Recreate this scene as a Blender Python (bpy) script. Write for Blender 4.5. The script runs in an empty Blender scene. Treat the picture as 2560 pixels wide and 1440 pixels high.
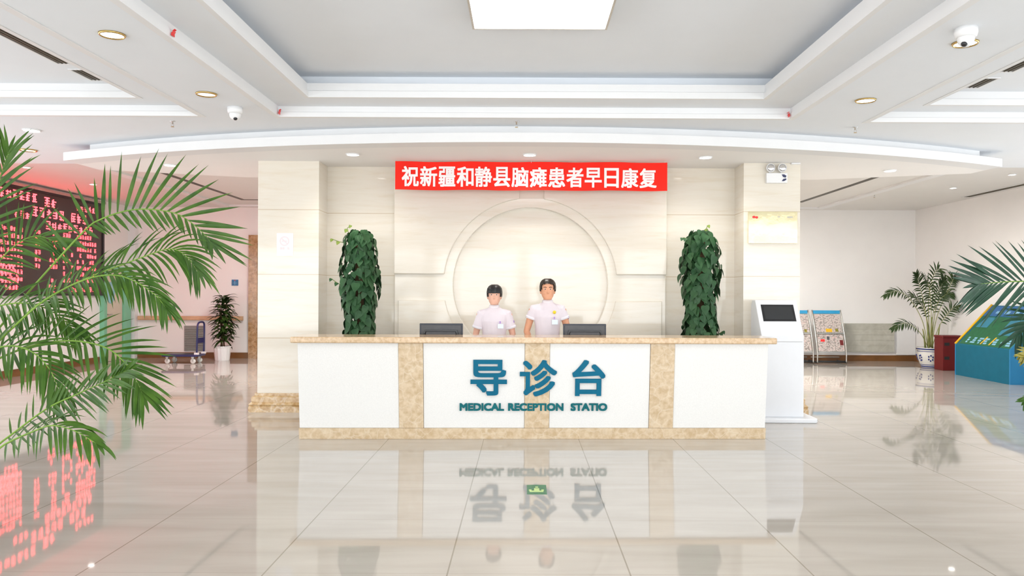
import bpy, bmesh, math, random
from mathutils import Vector, Matrix

# ------------------------------------------------------------------ camera, world, light, exposure
C = bpy.context.scene.collection
SC = bpy.context.scene
FPX = 1960.0                       # focal length in pixels of a 2560 px wide frame
EYE = 1.5
cam_data = bpy.data.cameras.new('camera')
cam_data.sensor_width = 36.0
cam_data.lens = FPX / 2560 * 36.0
cam_data.shift_x = -28 / 2560
cam_data.shift_y = 15 / 2560
cam_data.clip_start = 0.05
cam_data.clip_end = 200
cam = bpy.data.objects.new('camera', cam_data)
C.objects.link(cam)
cam.matrix_world = Matrix.Translation((0, 0, EYE)) @ Matrix.Rotation(math.pi / 2, 4, 'X') @ Matrix.Rotation(0.0043, 4, 'Z')
SC.camera = cam

SC.view_settings.view_transform = 'Standard'
SC.view_settings.look = 'None'
SC.view_settings.gamma = 1.0
SC.view_settings.use_curve_mapping = False
SC.view_settings.exposure = 0.0

world = bpy.data.worlds.new('daylight_sky')
SC.world = world
world.use_nodes = True
bg = world.node_tree.nodes['Background']
bg.inputs['Color'].default_value = (0.92, 0.96, 1.0, 1)
bg.inputs['Strength'].default_value = 2.2


def area_light(name, loc, rot, sx, sy, power, color=(1, 1, 1)):
    d = bpy.data.lights.new(name, 'AREA')
    d.shape = 'RECTANGLE'
    d.size, d.size_y = sx, sy
    d.energy = power
    d.color = color
    o = bpy.data.objects.new(name, d)
    C.objects.link(o)
    o.location = loc
    o.rotation_euler = rot
    return o


# daylight entering by the glazed entrance wall behind the camera and by the side windows
FRONT_WINDOWS = [-7.5, -4.5, -1.5, 1.5, 4.5, 7.5]
for i, wx in enumerate(FRONT_WINDOWS):
    area_light('daylight_front', (wx, -4.78, 1.6), (-math.pi / 2, 0, math.pi), 2.6, 2.6, 122, (0.93, 0.97, 1.0))
SIDE_WINDOWS = [0.0, 3.2, 6.4, 9.6]  # the farthest pair is added out of view to brighten the back
for wy in SIDE_WINDOWS:
    area_light('daylight_left', (-8.8, wy, 1.7), (0, -math.pi / 2, 0), 2.2, 2.4, 38, (0.90, 0.95, 1.0))
    area_light('daylight_right', (8.8, wy, 1.7), (0, math.pi / 2, 0), 2.2, 2.4, 38, (0.88, 0.94, 1.0))

random.seed(7)
R = random.Random(11)
PI = math.pi


def at(px, py, Y):
    """a measured photo point -> world point at distance Y"""
    dx, dy = px - 1308.0, py - 735.0
    u = dx + 0.0043 * dy
    v = dy - 0.0043 * dx
    return Vector((u * Y / FPX, Y, EYE - v * Y / FPX))


# ------------------------------------------------------------------ materials
def new_mat(name):
    m = bpy.data.materials.new(name)
    m.use_nodes = True
    nt = m.node_tree
    return m, nt, nt.nodes['Principled BSDF']


def pbr(name, col, rough=0.5, metal=0.0, spec=0.5, var=0.06, scale=8.0, bump=0.0, emit=None, estr=0.0, sheen=0.0, trans=0.0):
    m, nt, b = new_mat(name)
    b.inputs['Roughness'].default_value = rough
    b.inputs['Metallic'].default_value = metal
    b.inputs['Specular IOR Level'].default_value = spec
    tc = nt.nodes.new('ShaderNodeTexCoord')
    n = nt.nodes.new('ShaderNodeTexNoise')
    n.inputs['Scale'].default_value = scale
    n.inputs['Detail'].default_value = 4
    nt.links.new(tc.outputs['Object'], n.inputs['Vector'])
    r = nt.nodes.new('ShaderNodeValToRGB')
    r.color_ramp.elements[0].position = 0.3
    r.color_ramp.elements[1].position = 0.7
    r.color_ramp.elements[0].color = (*[max(0, c * (1 - var)) for c in col], 1)
    r.color_ramp.elements[1].color = (*[min(1, c * (1 + var)) for c in col], 1)
    nt.links.new(n.outputs['Fac'], r.inputs['Fac'])
    nt.links.new(r.outputs['Color'], b.inputs['Base Color'])
    if bump:
        bp = nt.nodes.new('ShaderNodeBump')
        bp.inputs['Strength'].default_value = bump
        bp.inputs['Distance'].default_value = 0.01
        nt.links.new(n.outputs['Fac'], bp.inputs['Height'])
        nt.links.new(bp.outputs['Normal'], b.inputs['Normal'])
    if emit:
        b.inputs['Emission Color'].default_value = (*emit, 1)
        b.inputs['Emission Strength'].default_value = estr
    if trans:
        b.inputs['Transmission Weight'].default_value = trans
    return m


def math_node(nt, op, a, b=None, clamp=False):
    n = nt.nodes.new('ShaderNodeMath')
    n.operation = op
    n.use_clamp = clamp
    for k, v in ((0, a), (1, b)):
        if v is None:
            continue
        if isinstance(v, (int, float)):
            n.inputs[k].default_value = v
        else:
            nt.links.new(v, n.inputs[k])
    return n.outputs[0]


def mix_col(nt, fac, a, b, blend='MIX'):
    n = nt.nodes.new('ShaderNodeMix')
    n.data_type = 'RGBA'
    n.blend_type = blend
    for s, v in ((n.inputs['Factor'], fac), (n.inputs['A'], a), (n.inputs['B'], b)):
        if isinstance(v, (int, float)):
            s.default_value = v
        elif isinstance(v, tuple):
            s.default_value = (*v, 1)
        else:
            nt.links.new(v, s)
    return n.outputs['Result']


def line_mask(nt, coord, offset, period, half):
    """1 on thin lines at offset + k*period"""
    a = math_node(nt, 'SUBTRACT', coord, offset)
    a = math_node(nt, 'DIVIDE', a, period)
    a = math_node(nt, 'ADD', a, 0.5)
    f = math_node(nt, 'FRACT', a)
    d = math_node(nt, 'SUBTRACT', f, 0.5)
    d = math_node(nt, 'ABSOLUTE', d)
    return math_node(nt, 'LESS_THAN', d, half / period)


def floor_material():
    m, nt, b = new_mat('polished_porcelain_tile')
    tc = nt.nodes.new('ShaderNodeTexCoord')
    sep = nt.nodes.new('ShaderNodeSeparateXYZ')
    nt.links.new(tc.outputs['Object'], sep.inputs[0])
    X, Y = sep.outputs['X'], sep.outputs['Y']
    lx = line_mask(nt, X, -0.4, 0.98, 0.0042)
    ly = line_mask(nt, Y, 0.2, 1.0, 0.003)
    mp = nt.nodes.new('ShaderNodeMapping')
    mp.inputs['Scale'].default_value = (0.55, 3.2, 1)
    nt.links.new(tc.outputs['Object'], mp.inputs['Vector'])
    n1 = nt.nodes.new('ShaderNodeTexNoise')
    n1.inputs['Scale'].default_value = 1.6
    n1.inputs['Detail'].default_value = 6
    n1.inputs['Distortion'].default_value = 0.4
    nt.links.new(mp.outputs[0], n1.inputs['Vector'])
    r = nt.nodes.new('ShaderNodeValToRGB')
    r.color_ramp.elements[0].position = 0.3
    r.color_ramp.elements[1].position = 0.72
    r.color_ramp.elements[0].color = (0.425, 0.385, 0.335, 1)
    r.color_ramp.elements[1].color = (0.50, 0.46, 0.41, 1)
    nt.links.new(n1.outputs['Fac'], r.inputs['Fac'])
    c = mix_col(nt, math_node(nt, 'MULTIPLY', ly, 0.30), r.outputs['Color'], (0.24, 0.20, 0.16))
    c = mix_col(nt, math_node(nt, 'MULTIPLY', lx, 0.7), c, (0.20, 0.17, 0.13))
    nt.links.new(c, b.inputs['Base Color'])
    b.inputs['Roughness'].default_value = 0.035
    b.inputs['Specular IOR Level'].default_value = 0.5
    return m


def cream_marble(name, joints=(), base=(0.81, 0.755, 0.66), dark=(0.765, 0.69, 0.57), rough=0.07, hscale=7.0):
    m, nt, b = new_mat(name)
    tc = nt.nodes.new('ShaderNodeTexCoord')
    sep = nt.nodes.new('ShaderNodeSeparateXYZ')
    nt.links.new(tc.outputs['Object'], sep.inputs[0])
    mp = nt.nodes.new('ShaderNodeMapping')
    mp.inputs['Scale'].default_value = (0.7, 0.7, hscale)
    nt.links.new(tc.outputs['Object'], mp.inputs['Vector'])
    n1 = nt.nodes.new('ShaderNodeTexNoise')
    n1.inputs['Scale'].default_value = 2.2
    n1.inputs['Detail'].default_value = 8
    n1.inputs['Roughness'].default_value = 0.65
    n1.inputs['Distortion'].default_value = 0.6
    nt.links.new(mp.outputs[0], n1.inputs['Vector'])
    r = nt.nodes.new('ShaderNodeValToRGB')
    e = r.color_ramp.elements
    e[0].position, e[0].color = 0.34, (*dark, 1)
    e[1].position, e[1].color = 0.60, (*base, 1)
    mid = r.color_ramp.elements.new(0.45)
    mid.color = (*[0.35 * d + 0.65 * c for d, c in zip(dark, base)], 1)
    nt.links.new(n1.outputs['Fac'], r.inputs['Fac'])
    c = r.outputs['Color']
    for zj in joints:
        d = math_node(nt, 'ABSOLUTE', math_node(nt, 'SUBTRACT', sep.outputs['Z'], zj))
        k = math_node(nt, 'LESS_THAN', d, 0.005)
        c = mix_col(nt, math_node(nt, 'MULTIPLY', k, 0.55), c, (0.50, 0.36, 0.20))
    nt.links.new(c, b.inputs['Base Color'])
    b.inputs['Roughness'].default_value = rough
    b.inputs['Specular IOR Level'].default_value = 0.35
    return m


def veined_marble(name, lo, hi, vein, scale=6.0, rough=0.12):
    m, nt, b = new_mat(name)
    tc = nt.nodes.new('ShaderNodeTexCoord')
    n0 = nt.nodes.new('ShaderNodeTexNoise')
    n0.inputs['Scale'].default_value = scale * 0.7
    n0.inputs['Detail'].default_value = 5
    nt.links.new(tc.outputs['Object'], n0.inputs['Vector'])
    warp = nt.nodes.new('ShaderNodeMix')
    warp.data_type = 'VECTOR'
    warp.inputs['Factor'].default_value = 0.16
    nt.links.new(tc.outputs['Object'], warp.inputs['A'])
    nt.links.new(n0.outputs['Color'], warp.inputs['B'])
    v = nt.nodes.new('ShaderNodeTexVoronoi')
    v.feature = 'DISTANCE_TO_EDGE'
    v.inputs['Scale'].default_value = scale
    nt.links.new(warp.outputs['Result'], v.inputs['Vector'])
    edge = math_node(nt, 'SUBTRACT', 1.0, math_node(nt, 'MULTIPLY', v.outputs['Distance'], 14.0), clamp=True)
    n1 = nt.nodes.new('ShaderNodeTexNoise')
    n1.inputs['Scale'].default_value = scale * 2.2
    n1.inputs['Detail'].default_value = 8
    nt.links.new(tc.outputs['Object'], n1.inputs['Vector'])
    r = nt.nodes.new('ShaderNodeValToRGB')
    r.color_ramp.elements[0].position = 0.35
    r.color_ramp.elements[1].position = 0.65
    r.color_ramp.elements[0].color = (*lo, 1)
    r.color_ramp.elements[1].color = (*hi, 1)
    nt.links.new(n1.outputs['Fac'], r.inputs['Fac'])
    k = math_node(nt, 'MULTIPLY', edge, n0.outputs['Fac'])
    c = mix_col(nt, math_node(nt, 'MULTIPLY', k, 0.65, clamp=True), r.outputs['Color'], vein)
    nt.links.new(c, b.inputs['Base Color'])
    b.inputs['Roughness'].default_value = rough
    return m


def leaf_material(name, lo, hi, rough=0.35, scale=5.0):
    m = pbr(name, lo, rough=max(rough, 0.42), spec=0.25, scale=scale)
    r = [n for n in m.node_tree.nodes if n.type == 'VALTORGB'][0]
    r.color_ramp.elements[0].color = (*lo, 1)
    r.color_ramp.elements[1].color = (*hi, 1)
    return m


def glass_material():
    m = bpy.data.materials.new('window_glass')
    m.use_nodes = True
    nt = m.node_tree
    nt.nodes.remove(nt.nodes['Principled BSDF'])
    t = nt.nodes.new('ShaderNodeBsdfTransparent')
    g = nt.nodes.new('ShaderNodeBsdfGlossy')
    g.inputs['Roughness'].default_value = 0.02
    mx = nt.nodes.new('ShaderNodeMixShader')
    mx.inputs[0].default_value = 0.08
    nt.links.new(t.outputs[0], mx.inputs[1])
    nt.links.new(g.outputs[0], mx.inputs[2])
    nt.links.new(mx.outputs[0], nt.nodes['Material Output'].inputs[0])
    return m


M = {}
M['floor'] = floor_material()
M['ceiling'] = pbr('ceiling_paint', (0.83, 0.86, 0.895), 0.8, var=0.01, scale=2)
M['ceiling_back'] = pbr('ceiling_paint_warm', (0.78, 0.765, 0.74), 0.8, var=0.01, scale=2)
M['soffit'] = pbr('soffit_paint', (0.93, 0.915, 0.90), 0.8, var=0.01, scale=2)
M['trim'] = pbr('white_moulding_paint', (0.83, 0.83, 0.83), 0.55, var=0.01, scale=3)
M['wall'] = pbr('wall_paint', (0.90, 0.885, 0.865), 0.7, var=0.015, scale=1.5)
M['marble'] = cream_marble('cream_marble_cladding', joints=(2.555, 1.735, 0.93))
M['marble_relief'] = cream_marble('cream_marble_relief')
M['marble_tan'] = veined_marble('tan_emperador_marble', (0.56, 0.41, 0.25), (0.70, 0.56, 0.39), (0.80, 0.71, 0.57), 9.0)
M['marble_top'] = veined_marble('tan_marble_counter', (0.55, 0.37, 0.21), (0.70, 0.51, 0.32), (0.78, 0.64, 0.46), 14.0)
M['marble_plinth'] = veined_marble('brown_plinth_marble', (0.46, 0.27, 0.10), (0.70, 0.50, 0.28), (0.88, 0.80, 0.66), 8.0)
M['marble_brown'] = veined_marble('brown_door_marble', (0.30, 0.15, 0.05), (0.50, 0.29, 0.13), (0.66, 0.46, 0.28), 7.0)
M['desk_white'] = pbr('white_speckled_stone', (0.80, 0.79, 0.765), 0.22, var=0.03, scale=90)
M['desk_inner'] = pbr('pale_laminate', (0.70, 0.62, 0.50), 0.4)
M['teal'] = pbr('teal_acrylic', (0.002, 0.130, 0.225), 0.45, var=0.05, spec=0.2)
M['teal_dark'] = pbr('dark_teal_acrylic', (0.006, 0.135, 0.155), 0.45, var=0.05, spec=0.2)
M['banner'] = pbr('red_banner_cloth', (0.93, 0.02, 0.008), 0.6, var=0.08, scale=3, spec=0.2)
M['banner_text'] = pbr('white_banner_ink', (0.93, 0.90, 0.90), 0.7, var=0.01)
M['white_plastic'] = pbr('white_plastic', (0.85, 0.85, 0.85), 0.3, var=0.01)
M['kiosk_white'] = pbr('white_powder_coated_steel', (0.80, 0.81, 0.835), 0.3, var=0.01)
M['black'] = pbr('black_plastic', (0.012, 0.012, 0.014), 0.35, var=0.1)
M['screen'] = pbr('dark_screen_glass', (0.03, 0.032, 0.034), 0.08, var=0.02)
M['monitor_grey'] = pbr('dark_grey_plastic', (0.075, 0.075, 0.08), 0.45, var=0.08, scale=20)
M['navy_edge'] = pbr('navy_black_plastic', (0.012, 0.016, 0.03), 0.35)
M['brass'] = pbr('brass', (0.60, 0.42, 0.16), 0.25, metal=1.0, var=0.05)
M['gold'] = pbr('polished_gold_plate', (0.96, 0.83, 0.52), 0.08, metal=1.0, var=0.10, scale=5, bump=0.12)
M['red'] = pbr('red_enamel', (0.80, 0.03, 0.03), 0.35)
M['dark_red'] = pbr('dark_red_enamel', (0.15, 0.006, 0.006), 0.5)
M['pink_ink'] = pbr('pink_print', (0.90, 0.74, 0.76), 0.6, var=0.02)
M['grey_ink'] = pbr('grey_print', (0.55, 0.52, 0.44), 0.6)
M['navy_ink'] = pbr('navy_print', (0.03, 0.035, 0.10), 0.5)
M['paper'] = pbr('white_paper', (0.88, 0.87, 0.88), 0.6, var=0.01)
M['vent_dark'] = pbr('dark_bronze_grille', (0.055, 0.045, 0.03), 0.5)
M['vent_frame'] = pbr('bronze_grille_blade', (0.16, 0.14, 0.10), 0.45)
M['wood_rail'] = pbr('light_wood_rail', (0.66, 0.42, 0.25), 0.4, var=0.12)
M['baseboard'] = pbr('brown_baseboard', (0.20, 0.085, 0.025), 0.3, var=0.2, scale=4)
M['green_frame'] = pbr('mint_green_paint', (0.22, 0.56, 0.36), 0.4, var=0.03)
M['door_beige'] = pbr('beige_door_paint', (0.70, 0.62, 0.50), 0.5, var=0.02)
M['blue_glass'] = pbr('pale_blue_tinted_panel', (0.30, 0.60, 0.70), 0.15, var=0.08)
M['blue_pale'] = pbr('paler_blue_centre', (0.45, 0.70, 0.74), 0.15, var=0.04)
M['chrome'] = pbr('chrome', (0.75, 0.75, 0.76), 0.15, metal=1.0, var=0.02)
M['steel'] = pbr('brushed_steel', (0.55, 0.54, 0.50), 0.3, metal=1.0, var=0.06, scale=30)
M['led_panel'] = pbr('led_panel_matrix', (0.045, 0.030, 0.027), 0.3, var=0.25, scale=60)
M['led_red'] = pbr('lit_red_led', (0.5, 0.02, 0.02), 0.5, emit=(1.0, 0.042, 0.052), estr=9.0)
M['light_panel'] = pbr('lit_diffuser', (0.9, 0.9, 0.9), 0.5, emit=(1.0, 0.99, 0.98), estr=9.0)
M['fill_panel_back'] = pbr('added_fill_diffuser_back_hall', (0.9, 0.9, 0.9), 0.5, emit=(1.0, 0.97, 0.94), estr=120.0)  # unseen panel added to brighten the back right
M['fill_panel_back_left'] = pbr('added_fill_diffuser_back_hall_left', (0.9, 0.9, 0.9), 0.5, emit=(1.0, 0.97, 0.94), estr=70.0)  # weaker unseen panel added to brighten the back left
M['lamp'] = pbr('lit_lamp_lens', (0.9, 0.9, 0.9), 0.4, emit=(1.0, 0.98, 0.94), estr=14.0)
M['lamp_dim'] = pbr('dim_lamp_lens', (0.85, 0.85, 0.82), 0.3, emit=(1.0, 0.97, 0.9), estr=1.0)
M['palm'] = leaf_material('palm_leaf', (0.020, 0.066, 0.006), (0.064, 0.140, 0.014), 0.35, 9)
M['palm_stem'] = leaf_material('palm_stalk', (0.13, 0.25, 0.035), (0.22, 0.36, 0.06), 0.4)
M['palm_dark'] = leaf_material('dark_palm_leaf', (0.006, 0.034, 0.016), (0.022, 0.072, 0.036), 0.35, 9)
M['palm_yellow'] = leaf_material('yellowing_palm_leaf', (0.15, 0.15, 0.02), (0.34, 0.28, 0.05), 0.4, 9)
M['areca'] = leaf_material('areca_leaf', (0.016, 0.042, 0.010), (0.055, 0.090, 0.028), 0.4, 6)
M['cane'] = leaf_material('palm_cane', (0.20, 0.26, 0.07), (0.38, 0.36, 0.13), 0.45, 12)
M['pothos'] = leaf_material('pothos_leaf', (0.014, 0.060, 0.020), (0.050, 0.125, 0.050), 0.3, 7)
M['pothos_young'] = leaf_material('young_pothos_leaf', (0.10, 0.17, 0.02), (0.20, 0.26, 0.05), 0.35, 7)
M['coir'] = pbr('brown_coir', (0.10, 0.060, 0.025), 0.9, var=0.35, scale=40)
M['rubber_leaf'] = leaf_material('broad_plant_leaf', (0.008, 0.032, 0.006), (0.045, 0.095, 0.016), 0.3, 8)
M['soil'] = pbr('potting_soil', (0.06, 0.04, 0.025), 0.95, var=0.4, scale=30)
M['terracotta'] = pbr('brown_planter', (0.30, 0.15, 0.08), 0.5)
M['porcelain'] = pbr('white_porcelain', (0.78, 0.77, 0.72), 0.12, var=0.02)
M['cobalt'] = pbr('cobalt_glaze', (0.015, 0.03, 0.20), 0.15)
M['trolley_blue'] = pbr('navy_trolley_paint', (0.02, 0.022, 0.11), 0.35)
M['rubber'] = pbr('grey_rubber', (0.30, 0.29, 0.27), 0.6)
M['dark_rubber'] = pbr('dark_rubber', (0.02, 0.02, 0.02), 0.7)
M['console_blue'] = pbr('console_blue_paint', (0.010, 0.125, 0.195), 0.5, var=0.04, spec=0.15)
M['console_blue_light'] = pbr('console_light_blue_paint', (0.03, 0.20, 0.40), 0.5, var=0.03, spec=0.15)
M['console_green'] = pbr('console_green_print', (0.010, 0.12, 0.045), 0.5, var=0.15, scale=12)
M['console_water'] = pbr('console_water_print', (0.03, 0.21, 0.32), 0.4, var=0.06)
M['console_deep'] = pbr('console_deep_blue', (0.012, 0.12, 0.34), 0.4)
M['yellow'] = pbr('yellow_edge_paint', (0.80, 0.45, 0.01), 0.4)
M['sky_print'] = pbr('sky_blue_print', (0.24, 0.48, 0.66), 0.5)
M['rack_blue'] = pbr('rack_header_blue', (0.02, 0.32, 0.60), 0.35)
M['stone_grey'] = veined_marble('grey_green_stone', (0.47, 0.46, 0.39), (0.56, 0.55, 0.48), (0.62, 0.61, 0.55), 3.0, 0.3)
M['sign_blue'] = pbr('blue_sign_plastic', (0.01, 0.16, 0.34), 0.35)
M['floor_green'] = pbr('green_floor_sign', (0.03, 0.17, 0.07), 0.3, var=0.2, scale=30)
M['floor_lime'] = pbr('lime_floor_sign', (0.50, 0.66, 0.25), 0.3)
M['skin'] = pbr('skin', (0.80, 0.46, 0.34), 0.5, var=0.05, scale=14, spec=0.3)
M['skin_tan'] = pbr('warm_skin', (0.76, 0.38, 0.23), 0.5, var=0.05, scale=14, spec=0.3)
M['hair'] = pbr('black_hair', (0.008, 0.007, 0.007), 0.4, var=0.3, scale=60)
M['hair_brown'] = pbr('dark_brown_hair', (0.016, 0.011, 0.007), 0.4, var=0.3, scale=60)
M['uniform'] = pbr('pale_pink_uniform', (0.79, 0.71, 0.755), 0.75, var=0.02, scale=10)
M['uniform_white'] = pbr('white_uniform_edge', (0.84, 0.80, 0.84), 0.75, var=0.01)
M['trousers'] = pbr('white_trousers', (0.80, 0.78, 0.80), 0.75, var=0.02)
M['shoe'] = pbr('white_shoe', (0.80, 0.80, 0.80), 0.5)
M['lips'] = pbr('lips', (0.72, 0.24, 0.20), 0.45, var=0.03)
M['eye_white'] = pbr('eye_white', (0.80, 0.76, 0.74), 0.3, var=0.02)
M['badge'] = pbr('pale_blue_badge', (0.74, 0.82, 0.90), 0.25, var=0.03)
M['violet'] = pbr('violet_clip', (0.42, 0.26, 0.62), 0.4)
M['yellow_pin'] = pbr('yellow_pin', (0.92, 0.70, 0.03), 0.35)
M['window_frame'] = pbr('white_aluminium_frame', (0.75, 0.75, 0.75), 0.35)
M['glass'] = glass_material()
NEWS = []


# ------------------------------------------------------------------ mesh helpers
class MB:
    def __init__(self):
        self.v, self.f = [], []

    def add(self, verts, faces):
        o = len(self.v)
        self.v += [Vector(p) for p in verts]
        self.f += [tuple(i + o for i in f) for f in faces]
        return self

    def box(self, x0, x1, y0, y1, z0, z1):
        x0, x1 = min(x0, x1), max(x0, x1)
        y0, y1 = min(y0, y1), max(y0, y1)
        z0, z1 = min(z0, z1), max(z0, z1)
        p = [(x0, y0, z0), (x1, y0, z0), (x1, y1, z0), (x0, y1, z0), (x0, y0, z1), (x1, y0, z1), (x1, y1, z1), (x0, y1, z1)]
        return self.add(p, [(0, 3, 2, 1), (4, 5, 6, 7), (0, 1, 5, 4), (1, 2, 6, 5), (2, 3, 7, 6), (3, 0, 4, 7)])

    def obox(self, mat, sx, sy, sz):
        b = MB().box(-sx / 2, sx / 2, -sy / 2, sy / 2, -sz / 2, sz / 2)
        return self.add([mat @ p for p in b.v], b.f)

    def quad(self, a, b, c, d):
        return self.add([a, b, c, d], [(0, 1, 2, 3)])

    def tube(self, pts, rad, n=8, cap=True):
        pts = [Vector(p) for p in pts]
        if isinstance(rad, (int, float)):
            rad = [rad] * len(pts)
        rings = []
        ref = None
        for i, p in enumerate(pts):
            t = (pts[min(i + 1, len(pts) - 1)] - pts[max(i - 1, 0)]).normalized()
            if ref is None:
                ref = Vector((0, 0, 1)) if abs(t.z) < 0.9 else Vector((1, 0, 0))
            a = ref - t * ref.dot(t)
            if a.length < 1e-5:
                a = t.orthogonal()
            a.normalize()
            ref = a
            b = t.cross(a)
            rr = rad[i] if isinstance(rad[i], tuple) else (rad[i], rad[i])
            rings.append([p + a * math.cos(k * 2 * PI / n) * rr[0] + b * math.sin(k * 2 * PI / n) * rr[1] for k in range(n)])
        vs = [q for r in rings for q in r]
        fs = []
        for i in range(len(rings) - 1):
            for k in range(n):
                a, b = i * n + k, i * n + (k + 1) % n
                fs.append((a, b, b + n, a + n))
        if cap:
            fs.append(tuple(range(n - 1, -1, -1)))
            fs.append(tuple(range((len(rings) - 1) * n, len(rings) * n)))
        return self.add(vs, fs)

    def loft(self, rings, n=24):
        """rings: (cx, cy, z, rx, ry)"""
        vs, fs = [], []
        for cx, cy, z, rx, ry in rings:
            vs += [(cx + rx * math.cos(k * 2 * PI / n), cy + ry * math.sin(k * 2 * PI / n), z) for k in range(n)]
        for i in range(len(rings) - 1):
            for k in range(n):
                a, b = i * n + k, i * n + (k + 1) % n
                fs.append((a, b, b + n, a + n))
        fs.append(tuple(range(n - 1, -1, -1)))
        fs.append(tuple(range((len(rings) - 1) * n, len(rings) * n)))
        return self.add(vs, fs)

    def lathe(self, prof, c=(0, 0, 0), n=32, axis='Z'):
        """prof: (r, h)"""
        vs, fs = [], []
        for r, h in prof:
            for k in range(n):
                a, b = r * math.cos(k * 2 * PI / n), r * math.sin(k * 2 * PI / n)
                p = {'Z': (a, b, h), 'Y': (a, h, b), 'X': (h, a, b)}[axis]
                vs.append((p[0] + c[0], p[1] + c[1], p[2] + c[2]))
        for i in range(len(prof) - 1):
            for k in range(n):
                a, b = i * n + k, i * n + (k + 1) % n
                fs.append((a, b, b + n, a + n))
        if prof[0][0] > 1e-6:
            fs.append(tuple(range(n - 1, -1, -1)))
        if prof[-1][0] > 1e-6:
            fs.append(tuple(range((len(prof) - 1) * n, len(prof) * n)))
        return self.add(vs, fs)

    def ball(self, c, rx, ry=None, rz=None, n=16):
        ry = rx if ry is None else ry
        rz = rx if rz is None else rz
        h = n // 2
        vs = [(c[0], c[1], c[2] - rz)]
        for i in range(1, h):
            ph = -PI / 2 + PI * i / h
            for k in range(n):
                th = 2 * PI * k / n
                vs.append((c[0] + rx * math.cos(ph) * math.cos(th), c[1] + ry * math.cos(ph) * math.sin(th), c[2] + rz * math.sin(ph)))
        vs.append((c[0], c[1], c[2] + rz))
        fs = []
        for k in range(n):
            fs.append((0, 1 + (k + 1) % n, 1 + k))
            fs.append((len(vs) - 1, 1 + (h - 2) * n + k, 1 + (h - 2) * n + (k + 1) % n))
        for i in range(h - 2):
            for k in range(n):
                a, b = 1 + i * n + k, 1 + i * n + (k + 1) % n
                fs.append((a, b, b + n, a + n))
        return self.add(vs, fs)

    def prism(self, poly, lo, hi, axis='Y'):
        """poly in the two other axes: Y -> (x, z); X -> (y, z); Z -> (x, y)"""
        def mk(p, h):
            return {'Y': (p[0], h, p[1]), 'X': (h, p[0], p[1]), 'Z': (p[0], p[1], h)}[axis]
        n = len(poly)
        vs = [mk(p, lo) for p in poly] + [mk(p, hi) for p in poly]
        fs = [tuple(range(n)), tuple(range(2 * n - 1, n - 1, -1))]
        fs += [(i, i + n, (i + 1) % n + n, (i + 1) % n) for i in range(n)]
        return self.add(vs, fs)

    def rect_sweep(self, rect, prof, closed=False):
        """rect x0,x1,y0,y1; prof (outward offset, z)"""
        x0, x1, y0, y1 = rect
        vs, fs = [], []
        for o, z in prof:
            vs += [(x0 - o, y0 - o, z), (x1 + o, y0 - o, z), (x1 + o, y1 + o, z), (x0 - o, y1 + o, z)]
        m = len(prof)
        for i in range(m if closed else m - 1):
            j = (i + 1) % m
            for k in range(4):
                fs.append((i * 4 + k, i * 4 + (k + 1) % 4, j * 4 + (k + 1) % 4, j * 4 + k))
        return self.add(vs, fs)

    def sheet(self, xs, ys, z, holes=()):
        """horizontal sheet on a grid with rectangular holes"""
        for i in range(len(xs) - 1):
            for j in range(len(ys) - 1):
                cx, cy = (xs[i] + xs[i + 1]) / 2, (ys[j] + ys[j + 1]) / 2
                if any(h[0] < cx < h[1] and h[2] < cy < h[3] for h in holes):
                    continue
                self.quad((xs[i], ys[j], z), (xs[i], ys[j + 1], z), (xs[i + 1], ys[j + 1], z), (xs[i + 1], ys[j], z))
        return self

    def build(self, name, mat, parent=None, smooth=False, fix=True, bevel=0.0):
        off = world_loc(parent) if parent else Vector((0, 0, 0))
        me = bpy.data.meshes.new(name)
        me.from_pydata([tuple(p - off) for p in self.v], [], self.f)
        if fix:
            bm = bmesh.new()
            bm.from_mesh(me)
            bmesh.ops.recalc_face_normals(bm, faces=bm.faces)
            bm.to_mesh(me)
            bm.free()
        me.materials.append(mat)
        if smooth:
            for p in me.polygons:
                p.use_smooth = True
        o = bpy.data.objects.new(name, me)
        C.objects.link(o)
        if parent:
            o.parent = parent
        if bevel:
            md = o.modifiers.new('bevel', 'BEVEL')
            md.width = bevel
            md.segments = 2
            md.limit_method = 'ANGLE'
        return o


def world_loc(o):
    v = Vector((0, 0, 0))
    while o is not None:
        v += o.location
        o = o.parent
    return v


def tag(o, label, cat, group=None, kind=None):
    o['label'] = label
    o['category'] = cat
    if group:
        o['group'] = group
    if kind:
        o['kind'] = kind
    return o


def thing(name, loc, label, cat, group=None):
    o = bpy.data.objects.new(name, None)
    o.empty_display_size = 0.1
    C.objects.link(o)
    o.location = loc
    return tag(o, label, cat, group)


def struct(name, mb, mat, parent=None, **k):
    o = mb.build(name, mat, parent, **k)
    if parent is None:
        o['kind'] = 'structure'
    return o


def copy_tree(o, parent=None):
    c = o.copy()
    C.objects.link(c)
    c.parent = parent
    for ch in list(o.children):
        copy_tree(ch, c)
    return c


def part_label(o, s):
    o['label'] = s
    return o


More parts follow.
